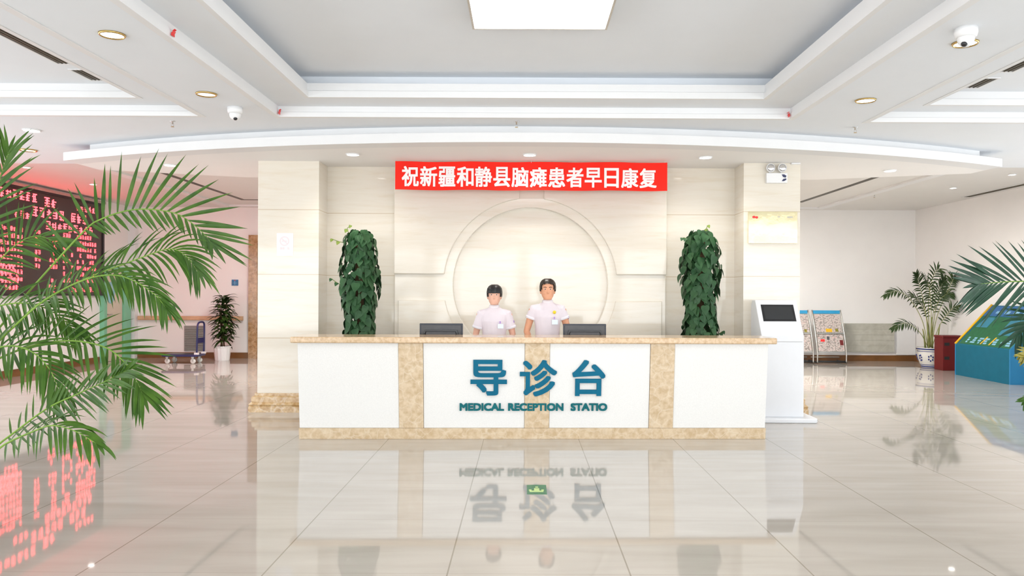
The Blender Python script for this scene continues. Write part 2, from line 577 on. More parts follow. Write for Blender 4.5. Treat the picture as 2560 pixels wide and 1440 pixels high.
def remeshed(mb, name, mat, parent, voxel=0.01, smooth_iter=3):
    off = world_loc(parent)
    me = bpy.data.meshes.new('tmp')
    me.from_pydata([tuple(p - off) for p in mb.v], [], mb.f)
    bm = bmesh.new()
    bm.from_mesh(me)
    bmesh.ops.recalc_face_normals(bm, faces=bm.faces)
    bm.to_mesh(me)
    bm.free()
    t = bpy.data.objects.new('tmp', me)
    C.objects.link(t)
    r = t.modifiers.new('r', 'REMESH')
    r.mode = 'VOXEL'
    r.voxel_size = voxel
    s = t.modifiers.new('s', 'SMOOTH')
    s.iterations = smooth_iter
    s.factor = 0.5
    dg = bpy.context.evaluated_depsgraph_get()
    dg.update()
    out = bpy.data.meshes.new_from_object(t.evaluated_get(dg))
    bpy.data.objects.remove(t)
    out.name = name
    out.materials.clear()
    out.materials.append(mat)
    for p in out.polygons:
        p.use_smooth = True
    o = bpy.data.objects.new(name, out)
    C.objects.link(o)
    o.parent = parent
    return o


def text_mb(s, box, depth_y, bold=0.0, thick=0.01, keep_aspect=False):
    """lettering standing in the XZ plane, fitted to box x0,x1,z0,z1; front face at depth_y, growing towards +Y by thick"""
    cu = bpy.data.curves.new('tmp_text', 'FONT')
    cu.body = s
    cu.size = 1.0
    cu.offset = bold
    cu.extrude = 0.05
    cu.resolution_u = 4
    t = bpy.data.objects.new('tmp_text', cu)
    C.objects.link(t)
    dg = bpy.context.evaluated_depsgraph_get()
    dg.update()
    me = bpy.data.meshes.new_from_object(t.evaluated_get(dg))
    bpy.data.objects.remove(t)
    bpy.data.curves.remove(cu)
    vs = [v.co.copy() for v in me.vertices]
    fs = [tuple(p.vertices) for p in me.polygons]
    bpy.data.meshes.remove(me)
    if not vs:
        return MB()
    ax, bx = min(v.x for v in vs), max(v.x for v in vs)
    ay, by = min(v.y for v in vs), max(v.y for v in vs)
    x0, x1, z0, z1 = box
    out = []
    for v in vs:
        out.append(Vector((x0 + (v.x - ax) / (bx - ax) * (x1 - x0),
                           depth_y + (0 if v.z > 0 else thick),
                           z0 + (v.y - ay) / (by - ay) * (z1 - z0))))
    m = MB()
    m.v, m.f = out, fs
    return m


def bold_text(s, box, thick, d):
    """heavy strokes: the same outline struck several times, slightly shifted"""
    x0, x1, z0, z1 = box
    out = MB()
    lay = 0
    for ax, az in ((-1, -1), (1, -1), (-1, 1), (1, 1), (0, 1), (0, -1), (1, 0), (-1, 0)):
        q = text_mb(s, (x0 + d + ax * d, x1 - d + ax * d, z0 + d + az * d, z1 - d + az * d), 0.0, 0.0, thick)
        for v in q.v:
            v.y += 0.01 * lay
        lay += 1
        out.add(q.v, q.f)
    return out


def catmull(pts, n):
    pts = [Vector(p) for p in pts]
    P = [pts[0] * 2 - pts[1]] + pts + [pts[-1] * 2 - pts[-2]]
    out = []
    segs = len(pts) - 1
    for s in range(n + 1):
        t = s / n * segs
        i = min(int(t), segs - 1)
        u = t - i
        p0, p1, p2, p3 = P[i], P[i + 1], P[i + 2], P[i + 3]
        out.append(0.5 * ((2 * p1) + (p2 - p0) * u + (2 * p0 - 5 * p1 + 4 * p2 - p3) * u * u + (3 * p1 - p0 - 3 * p2 + p3) * u ** 3))
    return out


# ------------------------------------------------------------------ room shell
FLOOR_X, FRONT_Y, BACK_Y = 9.0, -5.0, 18.0
ZB, ZC, ZD, ZE = 3.36, 3.47, 3.61, 3.72     # main ceiling, tray ring, inner tray lip, inner tray top
ZK = 3.46                                   # ceiling at the back of the hall
ZS = 3.17                                   # curved soffit above the desk
struct('floor', MB().box(-9, 9, FRONT_Y, BACK_Y, -0.1, 0), M['floor'])

TRAY_M = (-2.59, 2.81, 0.9, 8.27)
TRAY_MI = (-2.18, 2.42, 1.3, 7.88)
TRAY_L = (-8.3, -3.41, 0.9, 8.25)
TRAY_LI = (-7.9, -3.90, 1.3, 7.93)
TRAY_R = (3.69, 8.5, 0.9, 8.40)
TRAY_RI = (4.16, 8.1, 1.3, 8.09)
cm = MB()
holes = [TRAY_M, TRAY_L, TRAY_R]
xs = sorted({-9.0, 9.0, *[h[0] for h in holes], *[h[1] for h in holes]})
ys = sorted({FRONT_Y, 11.35, *[h[2] for h in holes], *[h[3] for h in holes]})
cm.sheet(xs, ys, ZB, holes)
cm.quad((-9, 11.35, ZB), (9, 11.35, ZB), (9, 11.35, ZK), (-9, 11.35, ZK))
for o_, i_ in ((TRAY_M, TRAY_MI), (TRAY_L, TRAY_LI), (TRAY_R, TRAY_RI)):
    cm.sheet([o_[0], i_[0], i_[1], o_[1]], [o_[2], i_[2], i_[3], o_[3]], ZC, [i_])
    cm.rect_sweep(o_, [(0.03, ZB), (0.03, ZC + 0.002)])
for i_ in (TRAY_LI, TRAY_RI):
    cm.sheet([i_[0] - 0.04, i_[1] + 0.04], [i_[2] - 0.04, i_[3] + 0.04], ZD)
i_ = TRAY_MI
p_ = 0.16
cm.sheet([i_[0] - p_, i_[0] - 0.03, i_[1] + 0.03, i_[1] + p_], [i_[2] - p_, i_[2] - 0.03, i_[3] + 0.03, i_[3] + p_], ZD - 0.02, [(i_[0] - 0.03, i_[1] + 0.03, i_[2] - 0.03, i_[3] + 0.03)])
cm.rect_sweep(i_, [(p_, ZD - 0.02), (p_, ZE)])
cm.sheet([i_[0] - p_, i_[1] + p_], [i_[2] - p_, i_[3] + p_], ZE)
ceiling = struct('ceiling', cm, M['ceiling'], fix=False)
struct('ceiling_back', MB().sheet([-9, 9], [11.35, BACK_Y], ZK), M['ceiling_back'], fix=False)

# tray mouldings
tn = 1
for o_, i_ in ((TRAY_M, TRAY_MI), (TRAY_L, TRAY_LI), (TRAY_R, TRAY_RI)):
    t = MB()
    t.rect_sweep(o_, [(0.05, ZB - 0.004), (-0.014, ZB - 0.004), (-0.014, ZB + 0.045), (0.0, ZB + 0.052), (0.0, ZC), (0.05, ZC)], closed=True)
    struct('trim_%d' % tn, t, M['trim'])
    tn += 1
    t = MB()
    t.rect_sweep(i_, [(0.03, ZC - 0.004), (-0.016, ZC - 0.004), (-0.016, ZC + 0.06), (0.0, ZC + 0.068), (0.0, ZD), (0.03, ZD)], closed=True)
    struct('trim_%d' % tn, t, M['trim'])
    tn += 1


# curved soffit above the desk: two stacked slabs with an arc front
def arc_pts(l, c, r, n=40):
    (x1, y1), (x2, y2), (x3, y3) = l, c, r
    d = 2 * (x1 * (y2 - y3) + x2 * (y3 - y1) + x3 * (y1 - y2))
    ux = ((x1 ** 2 + y1 ** 2) * (y2 - y3) + (x2 ** 2 + y2 ** 2) * (y3 - y1) + (x3 ** 2 + y3 ** 2) * (y1 - y2)) / d
    uy = ((x1 ** 2 + y1 ** 2) * (x3 - x2) + (x2 ** 2 + y2 ** 2) * (x1 - x3) + (x3 ** 2 + y3 ** 2) * (x2 - x1)) / d
    rad = math.hypot(x1 - ux, y1 - uy)
    a0, a1 = math.atan2(y1 - uy, x1 - ux), math.atan2(y3 - uy, x3 - ux)
    if a1 < a0:
        a1 += 2 * PI
    return [(ux + rad * math.cos(a0 + (a1 - a0) * k / n), uy + rad * math.sin(a0 + (a1 - a0) * k / n)) for k in range(n + 1)]


A_FRONT = arc_pts((-5.82, 9.95), (0.15, 8.61), (6.15, 10.12))
A_BACK = [(6.1, 10.7), (4.2, 11.34), (-4.0, 11.34), (-5.78, 10.7)]
sof = MB().prism(A_FRONT + A_BACK, ZS, ZS + 0.02, 'Z')
struct('ceiling_soffit', sof, M['soffit'])
low = [(x * 1.003, y - 0.012) for x, y in A_FRONT]
inn = [(x * 0.99, y + 0.25) for x, y in A_FRONT]
struct('trim_7', MB().prism(low + inn[::-1], ZS - 0.004, ZS + 0.10, 'Z'), M['trim'])
U_FRONT = arc_pts((-5.48, 9.90), (0.15, 8.70), (5.85, 10.06))
U_IN = [(x * 0.98, y + 0.25) for x, y in U_FRONT]
struct('trim_8', MB().prism(U_FRONT + U_IN[::-1], ZS + 0.095, ZB + 0.002, 'Z'), M['trim'])
body = [(x * 0.985, y + 0.2) for x, y in U_FRONT] + [(5.75, 10.7), (4.1, 11.3), (-3.9, 11.3), (-5.4, 10.7)]
struct('ceiling_bulkhead', MB().prism(body, ZS + 0.018, ZB + 0.003, 'Z'), M['ceiling'])

# dark slot line and mouldings on the back ceiling
t = MB().rect_sweep((-5.86, 5.78, 11.6, 16.45), [(0.0, ZK - 0.004), (0.10, ZK - 0.004), (0.10, ZK + 0.02), (0.0, ZK + 0.02)], closed=True)
struct('trim_9', t, M['vent_dark'])
t = MB().box(-6.72, -6.55, 11.5, 17.6, ZK - 0.03, ZK).box(6.55, 6.72, 11.5, 17.6, ZK - 0.03, ZK).box(-6.55, 6.55, 17.45, 17.6, ZK - 0.03, ZK)
struct('trim_10', t, M['trim'])

# walls
struct('wall_back', MB().box(-9.0, 9.0, BACK_Y, BACK_Y + 0.15, 0, ZK + 0.1), M['wall'])


def wall_with_openings(axis, pos, lo, hi, z1, openings, thick):
    """openings: (a0, a1, z0, z1); axis 'X' = wall at x=pos running along y, 'Y' = wall at y=pos running along x"""
    m = MB()
    cur = lo
    def bx(a0, a1, z0, zz):
        if a1 - a0 < 1e-4 or zz - z0 < 1e-4:
            return
        if axis == 'X':
            m.box(pos, pos + thick, a0, a1, z0, zz)
        else:
            m.box(a0, a1, pos, pos + thick, z0, zz)
    for a0, a1, z0, zz in sorted(openings):
        bx(cur, a0, 0, z1)
        bx(a0, a1, 0, z0)
        bx(a0, a1, zz, z1)
        cur = a1
    bx(cur, hi, 0, z1)
    return m


fo = [(x - 1.38, x + 1.38, 0.2, 3.0) for x in FRONT_WINDOWS]
so = [(y - 1.15, y + 1.15, 0.45, 2.95) for y in SIDE_WINDOWS]
struct('wall_front', wall_with_openings('Y', FRONT_Y - 0.2, -9.0, 9.0, ZK + 0.1, fo, 0.2), M['wall'])
struct('wall_left', wall_with_openings('X', -9.15, FRONT_Y, BACK_Y, ZK + 0.1, so, 0.15), M['wall'])
struct('wall_right', wall_with_openings('X', 9.0, FRONT_Y, BACK_Y, ZK + 0.1, so, 0.15), M['wall'])


def window(n, axis, pos, a0, a1, z0, z1):
    f = MB()
    w, d = 0.06, 0.05
    def bx(m, p0, p1, q0, q1, dd=d):
        if axis == 'Y':
            m.box(p0, p1, pos - dd / 2, pos + dd / 2, q0, q1)
        else:
            m.box(pos - dd / 2, pos + dd / 2, p0, p1, q0, q1)
    bx(f, a0, a0 + w, z0, z1)
    bx(f, a1 - w, a1, z0, z1)
    bx(f, a0 + w, a1 - w, z0, z0 + w)
    bx(f, a0 + w, a1 - w, z1 - w, z1)
    mid = (a0 + a1) / 2
    bx(f, mid - w / 2, mid + w / 2, z0 + w, z1 - w)
    bx(f, a0 + w, mid - w / 2, 2.15, 2.15 + w)
    bx(f, mid + w / 2, a1 - w, 2.15, 2.15 + w)
    o = struct('window_%d' % n, f, M['window_frame'])
    g = MB()
    bx(g, a0 + w, a1 - w, z0 + w, z1 - w, 0.008)
    p = g.build('window_pane', M['glass'], o)


wn = 1
for a in fo:
    window(wn, 'Y', FRONT_Y - 0.12, *a)
    wn += 1
for s in (-9.09, 9.09):
    for a in so:
        window(wn, 'X', s, *a)
        wn += 1

# niche wall between the two pillars
PL = (-3.36, -2.59, 9.92, 12.0)
PR = (2.785, 3.50, 9.92, 12.0)
struct('pillar_left', MB().box(PL[0], PL[1], PL[2], PL[3], 0, ZS), M['marble'])
struct('pillar_right', MB().box(PR[0], PR[1], PR[2], PR[3], 0, ZS), M['marble'])
PLINTH = [(0.0, 0.0), (0.085, 0.0), (0.085, 0.065), (0.075, 0.08), (0.085, 0.095), (0.075, 0.11), (0.055, 0.125), (0.055, 0.185), (0.04, 0.197), (0.025, 0.203), (0.025, 0.235), (0.0, 0.235)]
for n_, p_ in ((11, PL), (12, PR)):
    struct('trim_%d' % n_, MB().rect_sweep(p_, PLINTH), M['marble_plinth'])
struct('wall_niche', MB().box(PL[1], PR[0], 10.36, 10.6, 0, ZS), M['marble_relief'])
# side strips stand proud of the recessed disc
XC, ZCC, RI, RO = 0.094, 1.62, 1.014, 1.135
PX0, PX1 = -1.69, 1.87
niche = MB().box(PL[1], PX0, 10.35, 10.42, 0, ZS).box(PX1, PR[0], 10.35, 10.42, 0, ZS)
struct('wall_niche_side', niche, M['marble'])


def arc(r, a0, a1, n=40):
    return [(XC + r * math.cos(a0 + (a1 - a0) * k / n), ZCC + r * math.sin(a0 + (a1 - a0) * k / n)) for k in range(n + 1)]


ring = MB()
NR = 96
rim, edge = [], []
angs = sorted([2 * PI * k / NR for k in range(NR)] + [math.atan2(zz - ZCC, xx - XC) % (2 * PI) for xx in (PX0, PX1) for zz in (0, ZS)])
for a_ in angs:
    c_, s_ = math.cos(a_), math.sin(a_)
    tx = ((PX1 if c_ > 0 else PX0) - XC) / c_ if abs(c_) > 1e-9 else 1e9
    tz = ((ZS if s_ > 0 else 0) - ZCC) / s_ if abs(s_) > 1e-9 else 1e9
    t_ = min(tx, tz)
    rim.append((XC + RI * c_, ZCC + RI * s_))
    edge.append((XC + t_ * c_, ZCC + t_ * s_))
n = len(angs)
ring.add([(x, 10.285, z) for x, z in rim] + [(x, 10.285, z) for x, z in edge] + [(x, 10.42, z) for x, z in rim] + [(x, 10.42, z) for x, z in edge],
         [f for k in range(n) for f in ((k, (k + 1) % n, (k + 1) % n + n, k + n), (k, k + 2 * n, (k + 1) % n + 2 * n, (k + 1) % n), (k + n, (k + 1) % n + n, (k + 1) % n + 3 * n, k + 3 * n))])
struct('wall_niche_ring', ring, M['marble_relief'], bevel=0.02)
kx0, kx1 = -0.053, 0.265
zu, zl = 1.755, 1.415
rel = MB()
aul = math.acos((kx0 - XC) / RO)
bul = PI - math.asin((zu - ZCC) / RO)
rel.prism([(PX0 - 0.004, ZS), (kx0, ZS)] + arc(RO, aul, bul) + [(PX0 - 0.004, zu)], 10.255, 10.30)
aur = math.acos((kx1 - XC) / RO)
bur = math.asin((zu - ZCC) / RO)
rel.prism([(PX1 + 0.004, zu)] + arc(RO, bur, aur) + [(kx1, ZS), (PX1 + 0.004, ZS)], 10.255, 10.30)
dl = PI - math.asin((zl - ZCC) / RO)
rel.prism([(PX0 + 0.05, 0), (PX0 + 0.05, zl)] + arc(RO, dl, 1.5 * PI - 0.02) + [(XC - 0.02, 0)], 10.265, 10.30)
dr = math.asin((zl - ZCC) / RO)
rel.prism([(XC + 0.02, 0)] + arc(RO, -PI / 2 + 0.02, dr) + [(PX1 - 0.05, zl), (PX1 - 0.05, 0)], 10.265, 10.30)
struct('wall_niche_relief', rel, M['marble_relief'], bevel=0.012)

# baseboards, corner pilaster
struct('baseboard_back', MB().box(-8.85, -6.3, 17.97, 18.0, 0, 0.13).box(-5.4, 9, 17.97, 18.0, 0, 0.13), M['baseboard'])
struct('baseboard_left', MB().box(-9, -8.97, 8.5, 16.62, 0, 0.13), M['baseboard'])
struct('baseboard_right', MB().box(8.97, 9, 8.5, 17.97, 0, 0.13), M['baseboard'])
struct('trim_13', MB().box(-9.0, -8.84, 17.84, 18.0, 0, ZK), M['trim'])

# mint framed door on the left wall
d1 = struct('door_1', MB().box(-8.99, -8.95, 16.79, 17.5, 0.005, 2.0), M['door_beige'])
fr = MB().box(-9.0, -8.90, 16.66, 16.78, 0, 2.06).box(-9.0, -8.90, 17.51, 17.80, 0, 2.06).box(-9.0, -8.90, 16.78, 17.51, 2.0, 2.06)
fr.build('door_frame', M['green_frame'], d1, bevel=0.006)
ov = MB().prism([(17.0 + 0.155 * math.cos(k * PI / 20), 1.49 + 0.235 * math.sin(k * PI / 20)) for k in range(40)], -8.952, -8.935, 'X')
w_ = ov.build('oval_window', M['blue_glass'], d1)
MB().prism([(17.0 + 0.07 * math.cos(k * PI / 20), 1.49 + 0.15 * math.sin(k * PI / 20)) for k in range(40)], -8.936, -8.931, 'X').build('oval_centre', M['blue_pale'], w_)
MB().tube([(-8.95, 16.86, 1.02), (-8.90, 16.86, 1.02), (-8.89, 16.97, 1.02)], 0.011).build('door_handle', M['steel'], d1, smooth=True)
# brown marble door surround on the back wall
d2 = struct('door_2', MB().box(-6.06, -5.62, 17.93, 17.98, 0, 2.6), M['marble_brown'])
MB().prism([(-6.27, 0), (-6.27, 2.82), (-5.4, 2.82), (-5.4, 0), (-5.6, 0), (-5.6, 2.62), (-6.07, 2.62), (-6.07, 0)], 17.88, 17.999).build('door_frame', M['marble_brown'], d2)


# ------------------------------------------------------------------ ceiling fittings
def ceiling_panel(y0, y1, label, x0=-0.42, x1=0.67, ZE=ZE, lit='light_panel'):
    t = thing('ceiling_light', ((x0 + x1) / 2, (y0 + y1) / 2, ZE), label, 'ceiling light')
    z = ZE - 0.07
    MB().rect_sweep((x0, x1, y0, y1), [(0, ZE - 0.001), (0, z - 0.006), (-0.018, z - 0.006), (-0.018, ZE - 0.001)], closed=True).build('frame', M['steel'], t)
    MB().box(x0 + 0.018, x1 - 0.018, y0 + 0.018, y1 - 0.018, z, ZE - 0.002).build('diffuser', M[lit], t)
    return t


ceiling_panel(5.05, 6.36, 'large square lit white ceiling panel at top centre of the recessed ceiling')
ceiling_panel(2.4, 3.7, 'square lit ceiling panel in the recessed ceiling over the camera position')


for x0, x1, y0, y1, zc_, lb in ((-6.6, -5.5, 4.6, 5.7, ZD, 'added fill light panel in the left ceiling tray, out of view'), (5.6, 6.7, 4.6, 5.7, ZD, 'added fill light panel in the right ceiling tray, out of view'),  # tray panels out of view, added for more light bounced off the floor
                              (-4.45, -3.65, 13.4, 14.5, ZK, 'added fill light panel in the back hall, hidden behind the left pillar'), (3.7, 4.5, 13.4, 14.5, ZK, 'added fill light panel in the back hall, hidden behind the right pillar')):  # panels hidden by the pillars, added to light the back hall
    ceiling_panel(y0, y1, lb, x0, x1, zc_, ('fill_panel_back_left' if x0 < 0 else 'fill_panel_back') if y0 > 10 else 'light_panel')


def downlight(x, y, z, label, lit=True, r=0.088, power=10, ring='trim'):
    t = thing('downlight', (x, y, z), label, 'downlight', None)
    MB().lathe([(r * 0.90, z - 0.002), (r * 0.92, z - 0.014), (r * 0.98, z - 0.016), (r * 1.06, z - 0.009), (r * 1.08, z - 0.001)], (x, y, 0), 28).build('bezel', M[ring], t, smooth=True)
    MB().lathe([(0.0, z - 0.012), (r * 0.5, z - 0.0115), (r * 0.91, z - 0.006)], (x, y, 0), 28).build('lens', M['lamp' if lit else 'lamp_dim'], t, smooth=True)
    if power and lit:
        d = bpy.data.lights.new('downlight_lamp', 'SPOT')
        d.energy = power
        d.spot_size = 2.4
        d.spot_blend = 0.8
        d.shadow_soft_size = 0.07
        d.color = (1.0, 0.96, 0.90)
        l = bpy.data.objects.new('downlight_lamp', d)
        C.objects.link(l)
        l.location = (0, 0, -0.03)
        l.parent = t
    return t


downlight(-2.97, 5.65, ZB, 'brass rimmed downlight beside the main ceiling tray, nearest on the left', r=0.085, ring='brass')
downlight(-2.97, 7.33, ZB, 'unlit brass rimmed downlight beside the white dome camera, left of the main tray', lit=False, r=0.09, ring='brass')
downlight(-5.65, 9.0, ZB, 'white round downlight at far left, in front of the red message board', r=0.09)
downlight(3.24, 5.76, ZB, 'brass rimmed downlight just below the dome camera at upper right', r=0.085, ring='brass')
downlight(3.25, 7.46, ZB, 'brass rimmed downlight between the main ceiling tray and the right tray', r=0.09, ring='brass')
downlight(-6.49, 10.27, ZB, 'unlit round downlight above the palm at far left', lit=False, r=0.10, ring='brass')
SOF = 'round downlights in the curved soffit'
for x, y, lb in ((-2.05, 9.40, 'round lit downlight in the curved soffit left of the red banner'), (0.07, 9.38, 'round lit downlight in the curved soffit above the middle of the red banner'),
                 (2.2, 9.5, 'round lit downlight in the curved soffit right of the red banner'), (-4.62, 10.25, 'round lit downlight in the curved soffit left of the left pillar'),
                 (4.88, 10.45, 'round lit downlight in the curved soffit right of the right pillar')):
    downlight(x, y, ZS, lb, r=0.078, power=58)['group'] = SOF
for x, y, lb in ((7.78, 14.2, 'small round ceiling light at the back right, farther from the camera'), (7.85, 12.6, 'small round ceiling light at the right edge, nearer the desk'),
                 (-7.8, 14.2, 'added small round ceiling light above the message board at the back left'), (-7.8, 12.3, 'added small round ceiling light over the left end of the message board')):  # left pair added because the back left needs light
    downlight(x, y, ZK, lb, r=0.06, power=16)


def dome_camera(x, y, label, tilt):
    t = thing('dome_camera', (x, y, ZB), label, 'security camera')
    MB().lathe([(0.075, ZB), (0.075, ZB - 0.035), (0.068, ZB - 0.06), (0.055, ZB - 0.065)], (x, y, 0), 24).build('housing', M['white_plastic'], t, smooth=True)
    MB().ball((x, y, ZB - 0.075), 0.056).build('eyeball', M['white_plastic'], t, smooth=True)
    MB().ball((x + tilt[0] * 0.035, y + tilt[1] * 0.035, ZB - 0.112), 0.022).build('lens', M['black'], t, smooth=True)


dome_camera(-2.9, 7.87, 'white dome camera on the ceiling left of the main tray corner', (0.3, -0.6))
dome_camera(3.07, 5.45, 'white dome camera on the ceiling at upper right beside a downlight', (-0.6, -0.5))
for x, y, z, lb in ((-3.81, 8.5, ZB, 'small ceiling sprinkler below the left ceiling tray'), (-0.08, 8.45, ZB, 'small ceiling sprinkler in front of the curved soffit at the middle'),
                    (3.66, 8.66, ZB, 'small ceiling sprinkler below the right ceiling tray'), (6.8, 15.2, ZK, 'small sprinkler on the back right ceiling')):
    t = thing('sprinkler', (x, y, z), lb, 'sprinkler')
    MB().lathe([(0.03, z), (0.03, z - 0.006), (0.010, z - 0.010), (0.010, z - 0.035)], (x, y, 0), 14).build('escutcheon', M['chrome'], t, smooth=True)
    MB().tube([(x - 0.012, y, z - 0.03), (x - 0.014, y, z - 0.05), (x, y, z - 0.06), (x + 0.014, y, z - 0.05), (x + 0.012, y, z - 0.03)], 0.003, 6).build('yoke', M['chrome'], t)
    MB().lathe([(0.0, z - 0.062), (0.018, z - 0.062), (0.018, z - 0.065), (0.0, z - 0.065)], (x, y, 0), 12).build('deflector', M['brass'], t)


def air_vent(x0, x1, y0, y1, z, label):
    t = thing('air_vent', ((x0 + x1) / 2, (y0 + y1) / 2, z), label, 'air vent')
    MB().box(x0, x1, y0, y1, z - 0.004, z - 0.0005).build('backing', M['vent_dark'], t)
    MB().rect_sweep((x0, x1, y0, y1), [(0, z - 0.001), (0, z - 0.010), (0.02, z - 0.010), (0.02, z - 0.001)], closed=True).build('frame', M['trim'], t)
    b = MB()
    n = max(2, int((x1 - x0) / 0.035))
    for k in range(1, n):
        xx = x0 + (x1 - x0) * k / n
        b.box(xx - 0.004, xx + 0.004, y0, y1, z - 0.010, z - 0.004)
    b.build('blades', M['vent_frame'], t)


air_vent(-4.29, -4.11, 5.6, 7.22, ZD, 'long dark slot air vent in the left ceiling tray')
air_vent(-4.29, -4.11, 7.42, 7.78, ZD, 'short dark slot air vent in the left ceiling tray, nearest its far end')
air_vent(4.42, 4.58, 5.6, 7.35, ZD, 'long dark slot air vent in the right ceiling tray')
air_vent(4.42, 4.58, 7.58, 7.92, ZD, 'short dark slot air vent in the right ceiling tray, nearest its far end')
air_vent(8.68, 8.84, 12.6, 15.5, ZK, 'dark slot air vent along the back right wall')
for (px, py), lb in (((438, 88), 'red paper scrap on the left moulding of the main tray'), ((694, 284), 'red paper scrap at the left corner of the main tray'),
                     ((1977, 289), 'red paper scrap at the right corner of the main tray')):
    y_ = {438: 5.72, 694: 8.2, 1977: 8.22}[px]
    x_ = {438: -2.575, 694: -2.57, 1977: 2.79}[px]
    c_ = MB()
    for k in range(3):
        q = Matrix.Translation((x_ + (0.012 if x_ < 0 else -0.012), y_ + k * 0.012, ZB + 0.02 + 0.02 * k)) @ Matrix.Rotation(0.5 * k, 4, 'Y')
        c_.obox(q, 0.006, 0.045 - 0.01 * k, 0.022)
    tag(c_.build('paper_scrap', M['red']), lb, 'paper scrap')

# ------------------------------------------------------------------ reception desk
desk = thing('reception_desk', (0.06, 8.12, 0), 'long white stone reception desk with tan marble strips and counter', 'reception desk')
Y0, LEAN = 8.12, 0.11
ZT0, ZT1 = 0.995, 1.058


def fy(z):
    return Y0 - LEAN * z / ZT0


def slanted(m, x0b, x1b, x0t, x1t, z0, z1, proud, thick=0.03):
    """a slab lying on the leaning desk front"""
    f0, f1 = fy(z0) - proud, fy(z1) - proud
    p = [(x0b, f0, z0), (x1b, f0, z0), (x1t, f1, z1), (x0t, f1, z1), (x0b, f0 + thick, z0), (x1b, f0 + thick, z0), (x1t, f1 + thick, z1), (x0t, f1 + thick, z1)]
    return m.add(p, [(0, 1, 2, 3), (5, 4, 7, 6), (4, 0, 3, 7), (1, 5, 6, 2), (3, 2, 6, 7), (4, 5, 1, 0)])


def dx(px):                       # desk front measured at the counter line
    return (px - 1308) * 8.02 / FPX


ZP = 0.115
xl, xr = dx(748), dx(1925)
body_ = MB()
body_.add([(xl + .01, fy(0) + .03, 0), (xr - .01, fy(0) + .03, 0), (xr - .01, 8.46, 0), (xl + .01, 8.46, 0), (xl + .01, fy(ZT0) + .03, ZT0), (xr - .01, fy(ZT0) + .03, ZT0), (xr - .01, 8.46, ZT0), (xl + .01, 8.46, ZT0)],
          [(0, 3, 2, 1), (4, 5, 6, 7), (0, 1, 5, 4), (1, 2, 6, 5), (2, 3, 7, 6), (3, 0, 4, 7)])
body_.build('carcass', M['desk_white'], desk)
ends = [(748, 997), (1059, 1312), (1375, 1627), (1689, 1925)]
for a, b in ends:
    slanted(MB(), dx(a), dx(b), dx(a), dx(b), ZP, ZT0, 0.0).build('front_panel', M['desk_white'], desk, bevel=0.003)
for a, b in ((997, 1059), (1312, 1375), (1627, 1689)):
    slanted(MB(), dx(a) + .002, dx(b) - .002, dx(a) + .002, dx(b) - .002, ZP, ZT0, 0.012, 0.042).build('marble_strip', M['marble_tan'], desk, bevel=0.003)
slanted(MB(), xl - .005, xr + .005, xl - .005, xr + .005, 0.0, ZP - .001, 0.016, 0.05).build('marble_base', M['marble_tan'], desk, bevel=0.003)
ct = MB().box(dx(732), dx(1944), 7.965, 8.50, ZT0 + 0.001, ZT1)
ct.build('countertop', M['marble_top'], desk, bevel=0.012)
MB().box(xl + .06, xr - .06, 8.461, 8.90, 0.715, 0.745).build('worktop', M['desk_inner'], desk, bevel=0.004)
for sx in (xl + .02, xr - .06):
    MB().box(sx, sx + 0.04, 8.461, 8.90, 0, 0.745).build('end_panel', M['desk_inner'], desk)


def desk_z(py):
    return EYE - (py - 735) * 8.05 / FPX


def lean_letters(mb, proud):
    for v in mb.v:
        front = v.y < 0.5
        v.y = fy(v.z) - proud + (v.y * 0.04 if front else 0.018)
    return mb


for ch, (a, b, t_, u_) in zip('导诊台', ((1177, 1268, 899, 989), (1300, 1393, 899, 991), (1431, 1514, 899, 990))):
    mb = bold_text(ch, (dx(a) * 1.004, dx(b) * 1.004, desk_z(u_), desk_z(t_)), 1.0, 0.0085)
    lean_letters(mb, 0.022).build('sign_character', M['teal'], desk, fix=False)
for word, (a, b) in (('MEDICAL', (1150, 1261)), ('RECEPTION', (1271, 1410)), ('STATIO', (1428, 1520))):
    q = bold_text(word, (dx(a) * 1.004, dx(b) * 1.004, desk_z(1028), desk_z(1008.5)), 1.0, 0.0045)
    lean_letters(q, 0.020).build('sign_word', M['teal_dark'], desk, fix=False)
desk.rotation_euler = (0, 0, math.radians(1.4))
DESK_ROT = math.radians(1.4)


